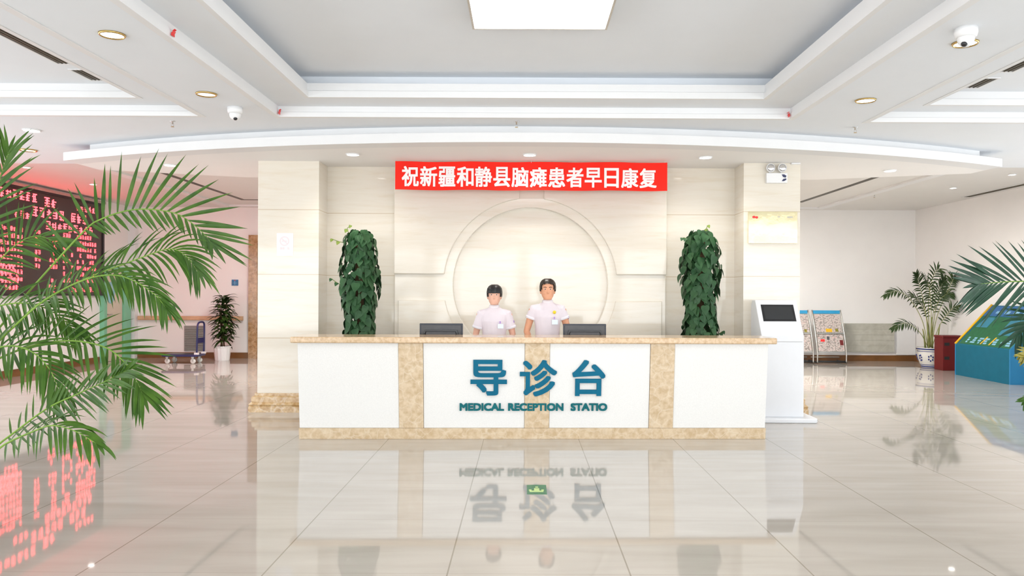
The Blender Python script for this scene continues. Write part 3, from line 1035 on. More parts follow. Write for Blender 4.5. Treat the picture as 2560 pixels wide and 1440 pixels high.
def monitor(x, y, label):
    t = thing('monitor', (x, y, 0.745 + (x - 0.06) * 0), label, 'monitor', 'monitors behind the counter')
    w, zt, zb = 0.475, 1.172, 0.87
    MB().box(x - w / 2, x + w / 2, y, y + 0.022, zb, zt).build('bezel', M['navy_edge'], t, bevel=0.005)
    h = MB()
    a = [(x - w / 2 + .016, zb + .01), (x + w / 2 - .016, zb + .01), (x + w / 2 - .016, zt - .016), (x - w / 2 + .016, zt - .016)]
    h.prism(a, y - 0.012, y - 0.0005)
    h.build('housing', M['monitor_grey'], t, bevel=0.006)
    # raised trapezoid hump with a dark upper lip
    hump = [(x - .19, zb + .012), (x + .19, zb + .012), (x + .165, zt - .085), (x - .165, zt - .085)]
    MB().prism(hump, y - 0.045, y - 0.012).build('back_hump', M['monitor_grey'], t, bevel=0.01)
    lip = [(x - .205, zb + .14), (x - .178, zt - .068), (x + .178, zt - .068), (x + .205, zb + .14), (x + .19, zb + .14), (x + .165, zt - .085), (x - .165, zt - .085), (x - .19, zb + .14)]
    MB().prism(lip, y - 0.050, y - 0.011).build('vent_lip', M['black'], t)
    MB().box(x - 0.03, x + 0.03, y - 0.03, y + 0.01, 0.76, 0.90).build('stand_neck', M['black'], t)
    MB().lathe([(0.11, 0.745), (0.11, 0.755), (0.09, 0.762), (0.0, 0.764)], (x, y, 0), 28).build('stand_base', M['black'], t, smooth=True)
    MB().box(x - w / 2 + .015, x + w / 2 - .015, y + 0.0222, y + 0.024, zb + .015, zt - .015).build('screen', M['screen'], t)


monitor(-0.90, 8.62, 'black flat monitor seen from behind, left of the left receptionist')
monitor(0.68, 8.66, 'black flat monitor seen from behind, right of the right receptionist')

# ------------------------------------------------------------------ red banner
bx0, bx1, bz0, bz1 = -1.61, 1.80, 2.80, 3.155
ban = thing('banner', ((bx0 + bx1) / 2, 9.83, bz0), 'long red cloth banner with white Chinese characters above the desk', 'banner')
cl = MB()
NX, NZ = 70, 6


def ripple(x, z):
    return 0.006 * math.sin(x * 5.3 + 0.6) + 0.003 * math.sin(x * 17 + z * 9)


for side, d_ in ((0, 0.0), (1, 0.004)):
    o_ = len(cl.v)
    for i in range(NX + 1):
        for j in range(NZ + 1):
            x, z = bx0 + (bx1 - bx0) * i / NX, bz0 + (bz1 - bz0) * j / NZ
            cl.v.append(Vector((x, 9.83 + ripple(x, z) + d_, z + (0.004 * math.sin(x * 7) if j in (0, NZ) else 0))))
    for i in range(NX):
        for j in range(NZ):
            a = o_ + i * (NZ + 1) + j
            cl.f.append((a, a + NZ + 1, a + NZ + 2, a + 1) if side == 0 else (a, a + 1, a + NZ + 2, a + NZ + 1))
cl.build('cloth', M['banner'], ban, smooth=True, fix=False)
lt = MB()
phrase = '祝新疆和静县脑瘫患者早日康复'
cx0, cx1 = at(1003, 440, 9.83).x, at(1643, 440, 9.83).x
cw = (cx1 - cx0) / len(phrase)
for k, ch in enumerate(phrase):
    sh = 0.84 if ch in '日' else 0.97
    q = bold_text(ch, (cx0 + cw * (k + 0.5 - sh / 2 + 0.02), cx0 + cw * (k + 0.5 + sh / 2 - 0.02), 2.843 - 0.0006 * k, 3.097 - 0.0012 * k), 1.0, 0.0055)
    for v in q.v:
        v.y = 9.83 + ripple(v.x, v.z) - (0.005 - v.y * 0.03 if v.y < 0.5 else 0.001)
    lt.add(q.v, q.f)
lt.build('lettering', M['banner_text'], ban, fix=False)
for x in (bx0 + 0.03, (bx0 + bx1) / 2, bx1 - 0.03):
    MB().tube([(x, 9.832, bz1 - 0.01), (x, 9.834, ZS)], 0.002, 5).build('hanging_string', M['paper'], ban)

# ------------------------------------------------------------------ signs and boxes on the pillars
YP = 9.92
a, b = at(692, 583, YP), at(733, 640, YP)
ns = thing('no_smoking_sign', ((a.x + b.x) / 2, YP, b.z), 'small white paper sign with faded pink ring on the left pillar', 'sign')
MB().box(a.x, b.x, YP - 0.004, YP, b.z, a.z).build('sheet', M['paper'], ns)
cx, cz = (a.x + b.x) / 2 - 0.005, a.z - 0.10
g = MB()
n = 32
vs = []
for r_ in (0.062, 0.046):
    vs += [(cx + r_ * math.cos(2 * PI * k / n), YP - 0.0055, cz + r_ * math.sin(2 * PI * k / n)) for k in range(n)]
g.add(vs, [(k, (k + 1) % n, (k + 1) % n + n, k + n) for k in range(n)])
g.obox(Matrix.Translation((cx, YP - 0.0055, cz)) @ Matrix.Rotation(0.75, 4, 'Y'), 0.10, 0.001, 0.014)
g.obox(Matrix.Translation((cx, YP - 0.0052, cz)), 0.07, 0.001, 0.012)
for k in range(4):
    if k != 2:
        g.box(cx - 0.055 + 0.03 * k, cx - 0.03 + 0.03 * k, YP - 0.006, YP - 0.004, cz - 0.105, cz - 0.078)
g.build('printed_ring', M['pink_ink'], ns)

a, b = at(1870, 529, YP), at(1992, 609, YP)
pl = thing('gold_plaque', ((a.x + b.x) / 2, YP, b.z), 'shiny gold plaque on the right pillar above the white kiosk', 'plaque')
MB().box(a.x, b.x, YP - 0.018, YP, b.z, a.z).build('plate', M['gold'], pl, bevel=0.003)
MB().ball((a.x + 0.07, YP - 0.019, a.z - 0.07), 0.022, 0.003, 0.016, 10).ball((a.x + 0.105, YP - 0.019, a.z - 0.075), 0.018, 0.003, 0.016, 10).build('emblem', M['red'], pl)
MB().box(a.x + 0.37, a.x + 0.40, YP - 0.0195, YP - 0.018, a.z - 0.075, a.z - 0.06).build('engraving', M['grey_ink'], pl)
MB().box(a.x + 0.49, a.x + 0.56, YP - 0.0195, YP - 0.018, a.z - 0.08, a.z - 0.06).build('engraving', M['grey_ink'], pl)

a, b = at(1913, 434, YP), at(1965, 459, YP)
em = thing('emergency_light', ((a.x + b.x) / 2, YP, b.z), 'white twin head emergency light high on the right pillar', 'emergency light')
MB().box(a.x, b.x, YP - 0.06, YP, b.z, a.z).build('housing', M['white_plastic'], em, bevel=0.006)
for px in (1926, 1955):
    c_ = at(px, 420, YP - 0.06)
    MB().lathe([(0.030, YP - 0.01), (0.050, YP - 0.045), (0.056, YP - 0.075), (0.050, YP - 0.085)], (c_.x, 0, c_.z), 20, 'Y').build('lamp_head', M['white_plastic'], em, smooth=True)
    MB().lathe([(0.048, YP - 0.0845), (0.03, YP - 0.089), (0.0, YP - 0.090)], (c_.x, 0, c_.z), 20, 'Y').build('lamp_lens', M['chrome'], em, smooth=True)
    MB().tube([(c_.x, YP - 0.03, c_.z - 0.04), (c_.x, YP - 0.03, a.z)], 0.009, 8).build('lamp_bracket', M['white_plastic'], em)
k0 = b.x - 0.075
g = MB()
for s_ in (0, 1):
    g.prism([(k0, b.z + .022), (k0 + .03, b.z + .022), (k0 + .06, b.z + .04), (k0 + .055, b.z + .058), (k0 + .02, b.z + .05)], YP - 0.0625, YP - 0.06) if s_ == 0 else \
        g.prism([(k0, a.z - .02), (k0 + .03, a.z - .018), (k0 + .06, a.z - .035), (k0 + .05, a.z - .06), (k0 + .018, a.z - .052)], YP - 0.0625, YP - 0.06)
g.build('dark_marking', M['navy_ink'], em)
a, b = at(1976, 402, YP), at(1998, 412, YP)
j = MB().box(a.x, b.x, YP - 0.05, YP, b.z, ZS - 0.002)
tag(j.build('junction_box', M['white_plastic'], bevel=0.004), 'tiny white box at the top right corner of the right pillar', 'junction box')

# ------------------------------------------------------------------ self-service kiosk
ki = thing('kiosk', (3.08, 9.5, 0), 'white self-service kiosk with sloped dark screen right of the desk', 'kiosk')
KX0, KX1 = 2.83, 3.335
prof = [(9.30, 0.05), (9.30, 1.015), (9.565, 1.44), (9.70, 1.44), (9.74, 1.38), (9.74, 0.05)]
MB().prism(prof, KX0, KX1, 'X').build('cabinet', M['kiosk_white'], ki, bevel=0.012)
MB().prism([(2.76, 9.17), (3.44, 9.17), (3.47, 9.22), (3.47, 9.80), (3.44, 9.84), (2.76, 9.84), (2.73, 9.80), (2.73, 9.22)], 0, 0.052, 'Z').build('base_plate', M['kiosk_white'], ki, bevel=0.012)
sl = Vector((0, 9.565 - 9.30, 1.44 - 1.015))
nrm = Vector((0, -sl.z, sl.y)).normalized()


def on_slope(x, t, d):
    p = Vector((x, 9.30, 1.015)) + sl * t + nrm * d
    return p


def slope_slab(x0, x1, t0, t1, d0, d1):
    p = [on_slope(x0, t0, d0), on_slope(x1, t0, d0), on_slope(x1, t1, d0), on_slope(x0, t1, d0), on_slope(x0, t0, d1), on_slope(x1, t0, d1), on_slope(x1, t1, d1), on_slope(x0, t1, d1)]
    return MB().add(p, [(0, 3, 2, 1), (4, 5, 6, 7), (0, 1, 5, 4), (1, 2, 6, 5), (2, 3, 7, 6), (3, 0, 4, 7)])


bz = slope_slab(KX0 + 0.055, KX1 - 0.055, 0.40, 0.865, 0.0, 0.003).build('screen_bezel', M['black'], ki)
slope_slab(KX0 + 0.08, KX1 - 0.08, 0.45, 0.82, 0.003, 0.005).build('screen', M['screen'], ki)
MB().box(KX0 + 0.02, KX1 - 0.02, 9.2975, 9.30, 0.945, 0.949).build('door_seam', M['rubber'], ki)

# ------------------------------------------------------------------ plants
def leaf_strip(m, p0, d, length, width, droop, nrm, seg=6, fold=0.25):
    """a narrow leaf: bends down along its length, V-folded across"""
    d = d.normalized()
    pts = []
    p = Vector(p0)
    step = length / seg
    dirn = d.copy()
    for i in range(seg + 1):
        pts.append(p.copy())
        dirn = (dirn + Vector((0, 0, -1)) * droop / seg).normalized()
        p = p + dirn * step
    o = len(m.v)
    for i, q in enumerate(pts):
        t = i / seg
        w = width * 0.5 * (min(1.0, 0.45 + 2.6 * t) if t < 0.3 else 1.0) * (1 - max(0, (t - 0.45) / 0.55) ** 1.6)
        tg = (pts[min(i + 1, seg)] - pts[max(i - 1, 0)]).normalized()
        s = tg.cross(nrm)
        if s.length < 1e-4:
            s = tg.orthogonal()
        s.normalize()
        up = s.cross(tg)
        m.v += [q + s * w + up * w * fold, q, q - s * w + up * w * fold]
    for i in range(seg):
        a = o + i * 3
        m.f += [(a, a + 3, a + 4, a + 1), (a + 1, a + 4, a + 5, a + 2)]


def frond(root, pts, leaf_len, n, side_up, mat, stem_mat, t0=0.3, width=0.024, droop=0.5, ang0=70, ang1=25, sides=(1, 1), stem_r=0.008, seg=6, rnd=None, lift=0.15, jit=0.12, name='frond'):
    """side_up: the vector the two leaf rows are spread around (normal of the frond blade)"""
    rnd = rnd or R
    cv = catmull(pts, 36)
    U = Vector(side_up).normalized()
    st = MB()
    st.tube(cv, [stem_r * (1 - 0.8 * i / 36) for i in range(37)], 6)
    f = MB()
    for s_i, s in enumerate((1, -1)):
        if not sides[s_i]:
            continue
        for k in range(n):
            t = t0 + (1 - t0) * (k + 0.5 * (s_i)) / (n - 0.5)
            t = min(t, 0.995)
            x = t * 36
            i = min(int(x), 35)
            p = cv[i].lerp(cv[i + 1], x - i)
            T = (cv[i + 1] - cv[i]).normalized()
            L = T.cross(U)
            if L.length < 1e-4:
                continue
            L.normalize()
            Un = L.cross(T)
            tt = (t - t0) / (1 - t0)
            A = math.radians(ang0 + (ang1 - ang0) * tt + rnd.uniform(-6, 6))
            d = T * math.cos(A) + L * s * math.sin(A) + Un * (lift + rnd.uniform(-jit, jit))
            ln = leaf_len * (0.55 + 0.9 * tt if tt < 0.45 else 0.955 - 0.75 * (tt - 0.45) ** 1.3) * sides[s_i] * rnd.uniform(0.88, 1.08)
            leaf_strip(f, p, d, ln, width * rnd.uniform(0.85, 1.15), droop * rnd.uniform(0.7, 1.3), Un, seg)
    leaf_strip(f, cv[-1], (cv[-1] - cv[-3]), leaf_len * 0.35, width, droop, U, seg)
    o = f.build(name, mat, root, fix=False, smooth=True)
    st.build('stalk', stem_mat, o, smooth=True)
    return o


def px_path(lst, Y, dy=0.0):
    """measured points at growing distance"""
    out = []
    for k, q in enumerate(lst):
        yy = Y + dy * k / max(1, len(lst) - 1)
        out.append(at(q[0], q[1], yy))
    return out


# large palm at the left edge (its pot stands outside the frame)
lp = thing('potted_palm', (-3.75, 4.7, 0), 'big green feathery palm reaching in from the left edge of the frame', 'potted palm')
MB().lathe([(0.20, 0.0), (0.24, 0.03), (0.29, 0.36), (0.31, 0.40), (0.30, 0.42), (0.27, 0.40), (0.26, 0.36), (0.0, 0.36)], (-3.75, 4.7, 0), 32).build('pot', M['terracotta'], lp, smooth=True)
MB().lathe([(0.0, 0.385), (0.2, 0.375), (0.262, 0.365)], (-3.75, 4.7, 0), 24).build('soil', M['soil'], lp, smooth=True)
CR1 = Vector((-3.62, 4.7, 0.98))
CR2 = Vector((-3.66, 4.6, 0.52))
for k, (bx_, by_, tp) in enumerate(((-3.80, 4.78, CR1), (-3.70, 4.62, CR2), (-3.85, 4.65, Vector((-3.8, 4.6, 0.8))))):
    MB().tube(catmull([(bx_, by_, 0.36), (bx_ * 0.5 + tp.x * 0.5 - 0.02, by_ * 0.5 + tp.y * 0.5, 0.36 + (tp.z - 0.36) * 0.5), tp], 10), [0.026 - 0.001 * i for i in range(11)], 10).build('cane', M['cane'], lp, smooth=True)


def lfrond(start, lst, Y, dy, *a, **k):
    return frond(lp, [start] + px_path(lst, Y, dy), *a, **k)


TOW = (0.15, -1, 0.15)            # frond blades turned towards the room entrance
P_, S_ = M['palm'], M['palm_stem']
lfrond(CR1, [(-60, 880), (80, 720), (208, 580), (255, 547), (322, 526), (385, 524), (450, 538), (505, 580), (530, 610)], 4.65, 0.15, 0.42, 24, TOW, P_, S_, t0=0.28, width=0.0215, droop=0.10, ang0=84, ang1=24, sides=(0.42, 1.0), lift=0.05)
lfrond(CR1, [(-140, 800), (-70, 640), (-25, 520), (5, 430), (22, 380)], 4.75, 0.1, 0.34, 20, TOW, P_, S_, t0=0.2, width=0.0187, droop=0.25, ang0=55, ang1=20)
lfrond(CR1, [(-60, 900), (75, 777), (150, 728), (230, 690), (300, 664), (370, 638), (425, 622), (465, 640), (497, 682)], 4.5, 0.1, 0.30, 34, (0.1, -0.75, 0.65), P_, S_, t0=0.22, width=0.0172, droop=0.9, ang0=75, ang1=25)
lfrond(CR1, [(-80, 920), (20, 830), (110, 752), (210, 700), (285, 688), (340, 705), (388, 738), (415, 770)], 4.35, -0.05, 0.26, 30, (0.1, -0.7, 0.7), P_, S_, t0=0.25, width=0.0172, droop=1.1, ang0=70, ang1=25)
lfrond(CR1, [(-100, 950), (0, 895), (90, 862), (180, 852), (262, 868), (310, 905), (340, 950), (356, 985)], 4.4, -0.15, 0.34, 26, (0.2, -0.75, 0.6), P_, S_, t0=0.2, width=0.0195, droop=0.35, ang0=70, ang1=22)
lfrond(CR2, [(-80, 1160), (10, 1100), (115, 1023), (194, 985), (260, 955), (318, 925)], 4.25, -0.2, 0.30, 24, (0.2, -0.8, 0.5), P_, S_, t0=0.35, width=0.0172, droop=0.25, ang0=60, ang1=20, sides=(1.0, 0.6))
lfrond(CR2, [(-70, 1165), (10, 1112), (80, 1080), (130, 1064), (185, 1077), (240, 1108)], 4.15, -0.25, 0.24, 16, (0.2, -0.6, 0.75), P_, S_, t0=0.35, width=0.0187, droop=1.0, ang0=60, ang1=22)
lfrond(CR1, [(-120, 860), (-50, 790), (10, 762), (80, 760), (140, 785), (190, 830)], 4.55, 0.0, 0.30, 26, (0.2, -0.7, 0.65), P_, S_, t0=0.2, width=0.0172, droop=0.8, ang0=70, ang1=25)
lfrond(CR1, [(-130, 940), (-60, 890), (20, 865), (80, 880), (125, 925), (150, 985)], 4.3, -0.1, 0.30, 24, (0.2, -0.7, 0.65), P_, S_, t0=0.2, width=0.0187, droop=0.8, ang0=70, ang1=25)
lfrond(CR1, [(-120, 820), (-40, 700), (30, 620), (90, 590), (150, 610)], 4.85, 0.1, 0.30, 22, TOW, P_, S_, t0=0.2, width=0.0172, droop=0.5, ang0=70, ang1=25)

# large palm at the right edge
rp = thing('potted_palm', (4.25, 5.45, 0), 'dark green fan-feathered palm fronds reaching in from the right edge', 'potted palm')
MB().lathe([(0.19, 0.0), (0.23, 0.03), (0.27, 0.36), (0.29, 0.40), (0.28, 0.42), (0.25, 0.40), (0.25, 0.36), (0.0, 0.36)], (4.25, 5.45, 0), 32).build('pot', M['terracotta'], rp, smooth=True)
MB().lathe([(0.0, 0.385), (0.2, 0.375), (0.252, 0.365)], (4.25, 5.45, 0), 24).build('soil', M['soil'], rp, smooth=True)
CR3 = Vector((4.2, 5.45, 1.0))
MB().tube(catmull([(4.27, 5.45, 0.36), (4.24, 5.45, 0.7), CR3], 8), [0.028 - 0.001 * i for i in range(9)], 10).build('cane', M['cane'], rp, smooth=True)
D_ = M['palm_dark']
frond(rp, [CR3] + px_path([(2760, 770), (2680, 722), (2600, 705), (2530, 704), (2470, 708), (2445, 711)], 5.4, -0.2), 0.47, 22, (0.05, -1, 0.1), D_, S_, t0=0.26, width=0.024, droop=0.12, ang0=58, ang1=14, lift=0.05, jit=0.05)
frond(rp, [CR3] + px_path([(2700, 820), (2640, 795), (2590, 800), (2545, 840)], 5.5, 0.0), 0.30, 16, (0.1, -0.9, 0.4), D_, S_, t0=0.3, width=0.026, droop=0.5, ang0=60, ang1=25)
frond(rp, [CR3] + px_path([(2720, 930), (2650, 890), (2595, 884), (2556, 893)], 5.2, -0.1), 0.15, 9, (0.1, -0.9, 0.4), M['palm_yellow'], S_, t0=0.55, width=0.022, droop=0.2, ang0=40, ang1=18)
frond(rp, [CR3] + px_path([(2720, 990), (2650, 975), (2600, 985), (2566, 1003)], 5.1, -0.1), 0.15, 9, (0.1, -0.9, 0.4), M['palm'], S_, t0=0.55, width=0.022, droop=0.3, ang0=45, ang1=18)

# areca in a blue and white porcelain pot
ax, ay = 8.6, 16.5
ar = thing('potted_palm', (ax, ay, 0), 'areca palm in a blue and white porcelain pot by the right wall', 'potted palm')
po = MB().lathe([(0.20, 0.0), (0.205, 0.035), (0.22, 0.06), (0.27, 0.20), (0.285, 0.29), (0.278, 0.35), (0.295, 0.375), (0.305, 0.40), (0.295, 0.415), (0.265, 0.40), (0.25, 0.36), (0.0, 0.36)], (ax, ay, 0), 40).build('pot', M['porcelain'], ar, smooth=True)
g = MB()
for z0, z1, r0, r1 in ((0.375, 0.40, 0.2965, 0.3065), (0.33, 0.342, 0.2815, 0.2805), (0.05, 0.062, 0.2165, 0.2225), (0.01, 0.03, 0.204, 0.2065)):
    n = 40
    vs = [(ax + r_ * math.cos(2 * PI * k / n), ay + r_ * math.sin(2 * PI * k / n), z_) for r_, z_ in ((r0, z0), (r1, z1)) for k in range(n)]
    g.add(vs, [(k, (k + 1) % n, (k + 1) % n + n, k + n) for k in range(n)])
for k in range(8):                                  # painted blossoms around the belly
    th = 2 * PI * k / 8 + 0.25
    for j in range(6):
        q = 2 * PI * j / 6 + 0.3 * k
        t_ = th + 0.16 * math.cos(q) * (1.0 if k % 2 else 0.6)
        z_ = 0.20 + 0.055 * math.sin(q)
        r_ = 0.2705 + (z_ - 0.20) * 0.24 if z_ > 0.2 else 0.2705 + (z_ - 0.20) * 0.36
        g.ball((ax + r_ * math.cos(t_), ay + r_ * math.sin(t_), z_), 0.016, 0.016, 0.02, 8)
g.build('painted_pattern', M['cobalt'], po, smooth=True)
MB().lathe([(0.0, 0.395), (0.2, 0.385), (0.252, 0.365)], (ax, ay, 0), 24).build('soil', M['soil'], ar, smooth=True)
for dx_, dy_, tx, tz in ((-0.06, 0, -0.10, 0.95), (0.03, 0.03, 0.02, 1.05), (0.10, -0.02, 0.16, 0.9), (-0.11, 0.04, -0.17, 0.8)):
    MB().tube(catmull([(ax + dx_, ay + dy_, 0.37), (ax + dx_ * .8 + tx * .3, ay + dy_, 0.65), (ax + tx, ay + dy_, tz)], 8), [0.021 - 0.0014 * i for i in range(9)], 8).build('cane', M['cane'], ar, smooth=True)
rr = random.Random(5)
for i_, (lst, dy_, n_) in enumerate((
        ([(2320, 868), (2305, 800), (2272, 745), (2240, 728), (2214, 738)], -0.25, 16), ([(2325, 868), (2321, 760), (2330, 700), (2346, 672), (2356, 692)], 0.05, 15),
        ([(2328, 868), (2343, 790), (2372, 722), (2395, 697), (2412, 690)], -0.30, 17), ([(2330, 868), (2350, 812), (2380, 772), (2408, 764)], -0.45, 15),
        ([(2320, 868), (2300, 832), (2266, 808), (2232, 820)], -0.35, 14), ([(2325, 868), (2312, 770), (2298, 712), (2290, 686)], -0.15, 16),
        ([(2328, 868), (2340, 770), (2362, 738), (2398, 736)], -0.2, 15), ([(2326, 868), (2318, 800), (2302, 760), (2278, 735)], 0.1, 14),
        ([(2325, 868), (2328, 780), (2322, 715), (2308, 690)], -0.35, 18), ([(2326, 868), (2332, 790), (2345, 730), (2368, 700)], 0.1, 16))):
    P0 = [at(q[0], q[1], ay + dy_ * k / (len(lst) - 1)) for k, q in enumerate(lst)]
    for p in P0:
        p.x = min(p.x, 8.93)
    frond(ar, P0, 0.24, n_, (0.2 * math.sin(i_ * 2.1), -0.7, 0.7), M['areca'], M['cane'], t0=0.38, width=0.030, droop=0.75, ang0=62, ang1=22, stem_r=0.009, seg=4, rnd=rr)


for fr_ in ar.children:
    for ob in (fr_, *fr_.children):
        for v in ob.data.vertices if ob.data else ():
            v.co.x = min(v.co.x, 8.955 - ax)
# pothos columns behind the counter
def heart_leaf(m, p, d, up, L, W):
    """broad pointed heart leaf: p = stalk end, d = tip direction, up = surface normal"""
    d = d.normalized()
    s = d.cross(up)
    if s.length < 1e-4:
        s = d.orthogonal()
    s.normalize()
    up = s.cross(d).normalized()
    prof = ((-0.06, 0.22), (0.02, 0.42), (0.18, 0.52), (0.40, 0.47), (0.62, 0.32), (0.82, 0.15), (1.0, 0.0))
    o = len(m.v)
    m.v.append(p.copy())
    for t, w in prof:
        c = p + d * L * t - up * L * 0.10 * t * t
        m.v += [c + s * W * w + up * W * w * 0.22, c, c - s * W * w + up * W * w * 0.22]
    m.f += [(o, o + 1, o + 2), (o, o + 2, o + 3)]
    for i in range(len(prof) - 1):
        a = o + 1 + i * 3
        m.f += [(a, a + 3, a + 4, a + 1), (a + 1, a + 4, a + 5, a + 2)]


def pothos(x, y, ztop, label, seed, shoots):
    rnd = random.Random(seed)
    t = thing('climbing_plant', (x, y, 0), label, 'climbing plant', 'pothos columns beside the niche')
    MB().lathe([(0.16, 0.0), (0.18, 0.03), (0.22, 0.30), (0.235, 0.33), (0.22, 0.35), (0.20, 0.31), (0.0, 0.31)], (x, y, 0), 28).build('pot', M['terracotta'], t, smooth=True)
    MB().tube([(x, y, 0.30), (x, y, ztop - 0.10)], 0.055, 12).build('moss_pole', M['coir'], t, smooth=True)
    f = MB()
    zb = 0.42
    N = 620
    for k in range(N):
        u = (k + rnd.random()) / N
        z = zb + (ztop - 0.06 - zb) * u
        th = k * 2.39996 + rnd.uniform(-0.3, 0.3)
        rb = 0.215 + 0.025 * math.sin(z * 7 + seed) + 0.02 * math.sin(th * 2 + z * 4)
        if u > 0.90:
            rb *= math.sqrt(max(0.05, 1 - ((u - 0.90) / 0.11) ** 2))
        r_ = rb * rnd.uniform(0.72, 1.0)
        out = Vector((math.cos(th), math.sin(th), 0))
        p = Vector((x, y, z + 0.05)) + out * r_
        d = Vector((0, 0, -1)) * rnd.uniform(0.75, 1.0) + out * rnd.uniform(0.05, 0.5) + Vector((-out.y, out.x, 0)) * rnd.uniform(-0.5, 0.5)
        up = out + Vector((0, 0, rnd.uniform(0.1, 0.5))) + Vector((-out.y, out.x, 0)) * rnd.uniform(-0.3, 0.3)
        L = rnd.uniform(0.085, 0.135)
        heart_leaf(f, p, d, up, L, L * 0.82)
    f.build('leaves', M['pothos'], t, fix=False, smooth=True)
    for pts, mat in shoots:
        P0 = [Vector((x + a_, y - 0.05, b_)) for a_, b_ in pts]
        s = MB().tube(catmull(P0, 8), 0.004, 6).build('shoot', M['pothos_young'], t, smooth=True)
        q = MB()
        for i, p in enumerate(P0[1:]):
            heart_leaf(q, p, Vector((-0.3 if pts[-1][0] < 0 else 0.3, -0.4, -0.7)), Vector((0, -1, 0.3)), 0.055 - 0.008 * i, 0.05 - 0.008 * i)
        q.build('young_leaf', M[mat], s, fix=False, smooth=True)


xa = at(899, 700, 9.75).x
pothos(xa, 9.75, 2.30, 'tall column of dark green pothos leaves left of the moon gate', 3,
       [([(-0.16, 2.12), (-0.25, 2.14), (-0.33, 2.17)], 'pothos_young'), ([(-0.18, 1.58), (-0.27, 1.63), (-0.34, 1.68)], 'pothos'), ([(-0.10, 2.22), (-0.15, 2.29), (-0.10, 2.34)], 'pothos_young')])
xb = at(1751, 700, 9.75).x
pothos(xb, 9.75, 2.31, 'tall column of dark green pothos leaves right of the moon gate', 8,
       [([(0.18, 0.98), (0.24, 1.03), (0.27, 1.05)], 'pothos'), ([(0.0, 2.25), (0.05, 2.31), (0.08, 2.36)], 'pothos_young'), ([(-0.12, 2.15), (-0.2, 2.2), (-0.24, 2.2)], 'pothos')])

# leafy plant in a white ribbed pot at the back left
gx, gy = -6.68, 17.42
gp = thing('potted_plant', (gx, gy, 0), 'bushy dark green plant in a white ribbed pot beside the trolley', 'potted plant')
vs, fs = [], []
m = MB()
n = 48
pr = [(0.150, 0.0), (0.156, 0.02), (0.185, 0.28), (0.195, 0.30), (0.19, 0.315), (0.172, 0.30), (0.165, 0.27), (0.0, 0.27)]
m.lathe(pr, (gx, gy, 0), n)
for i, v in enumerate(m.v):
    row = i // n
    if 1 <= row <= 2 and (i % 4) < 2:
        v.x = gx + (v.x - gx) * 0.965
        v.y = gy + (v.y - gy) * 0.965
m.build('pot', M['white_plastic'], gp)
MB().lathe([(0.0, 0.285), (0.12, 0.28), (0.167, 0.272)], (gx, gy, 0), 24).build('soil', M['soil'], gp, smooth=True)
for k in range(3):
    a_ = k * 2.1
    MB().tube(catmull([(gx + .04 * math.cos(a_), gy + .04 * math.sin(a_), 0.27), (gx + .03 * math.cos(a_ + 1), gy + .03 * math.sin(a_ + 1), 0.7), (gx + .09 * math.cos(a_), gy + .07 * math.sin(a_), 1.25)], 10), [0.02 - 0.0013 * i for i in range(11)], 8).build('stem', M['coir'], gp, smooth=True)
rnd = random.Random(21)
f = MB()
for k in range(230):
    u = (k + 0.5) / 230
    z = 0.42 + 1.0 * u
    wmax = 0.36 * (1 - abs(u - 0.40) * 0.95)
    th = k * 2.39996
    r0 = rnd.uniform(0.02, 0.5) * wmax
    out = Vector((math.cos(th), math.sin(th) * 0.8, 0))
    p = Vector((gx + 0.03, gy, z)) + out * r0
    d = out * rnd.uniform(0.7, 1.1) + Vector((0, 0, rnd.uniform(-0.4, 0.65) + (0.35 if u > 0.7 else 0)))
    L = rnd.uniform(0.20, 0.32) * (0.9 if u < 0.8 else 0.8)
    leaf_strip(f, p, d, L, L * 0.34, rnd.uniform(0.4, 1.2), Vector((out.x * -0.3, out.y * -0.3, 1)), 6)
for v in f.v:
    v.y = min(v.y, 17.92)
f.build('leaves', M['rubber_leaf'], gp, fix=False, smooth=True)

# ------------------------------------------------------------------ message board on the left wall
LX = -8.9
lb = thing('message_board', (-9.0, 14.2, 1.4), 'large dark electronic board with rows of glowing red text on the left wall', 'message board')
LY0, LY1, LZ0, LZ1 = 11.2, 16.62, 1.43, 3.36
MB().box(-8.999, LX, LY0 + .04, LY1 - .04, LZ0 + .04, LZ1 - .04).build('panel', M['led_panel'], lb)
MB().prism([(LY0, LZ0), (LY1, LZ0), (LY1, LZ1), (LY0, LZ1)], -8.999, -8.9985, 'X').build('back_plate', M['black'], lb)
fr = MB().box(-8.999, LX + .02, LY0, LY1, LZ0, LZ0 + .04).box(-8.999, LX + .02, LY0, LY0 + .04, LZ0 + .04, LZ1 - .04).box(-8.999, LX + .02, LY1 - .06, LY1, LZ0 + .04, LZ1 - .04).box(-8.999, LX + .02, LY0, LY1, LZ1 - .04, LZ1)
fr.build('frame', M['black'], lb)
MB().box(-8.999, LX + .05, LY0, LY1, LZ1, LZ1 + 0.05).build('top_rail', M['steel'], lb)
rl = random.Random(17)


def glyph_row(m, ya, yb, z, s, fill=0.9):
    """a row of blurred lit LED glyph blobs: short strokes on a small cell grid"""
    y = ya
    while y + s * 0.9 <= yb:
        if rl.random() < fill:
            for k in range(rl.randint(3, 4)):
                zz = z + s * (0.08 + 0.84 * k / 3.2)
                a0 = y + s * rl.uniform(0.05, 0.25)
                m.box(LX, LX + 0.004, a0, y + s * rl.uniform(0.6, 0.92), zz, zz + s * 0.11)
            for k in range(2):
                yy = y + s * rl.uniform(0.1, 0.75)
                m.box(LX, LX + 0.0045, yy, yy + s * 0.13, z + s * rl.uniform(0, 0.2), z + s * rl.uniform(0.7, 0.98))
        y += s * 1.06


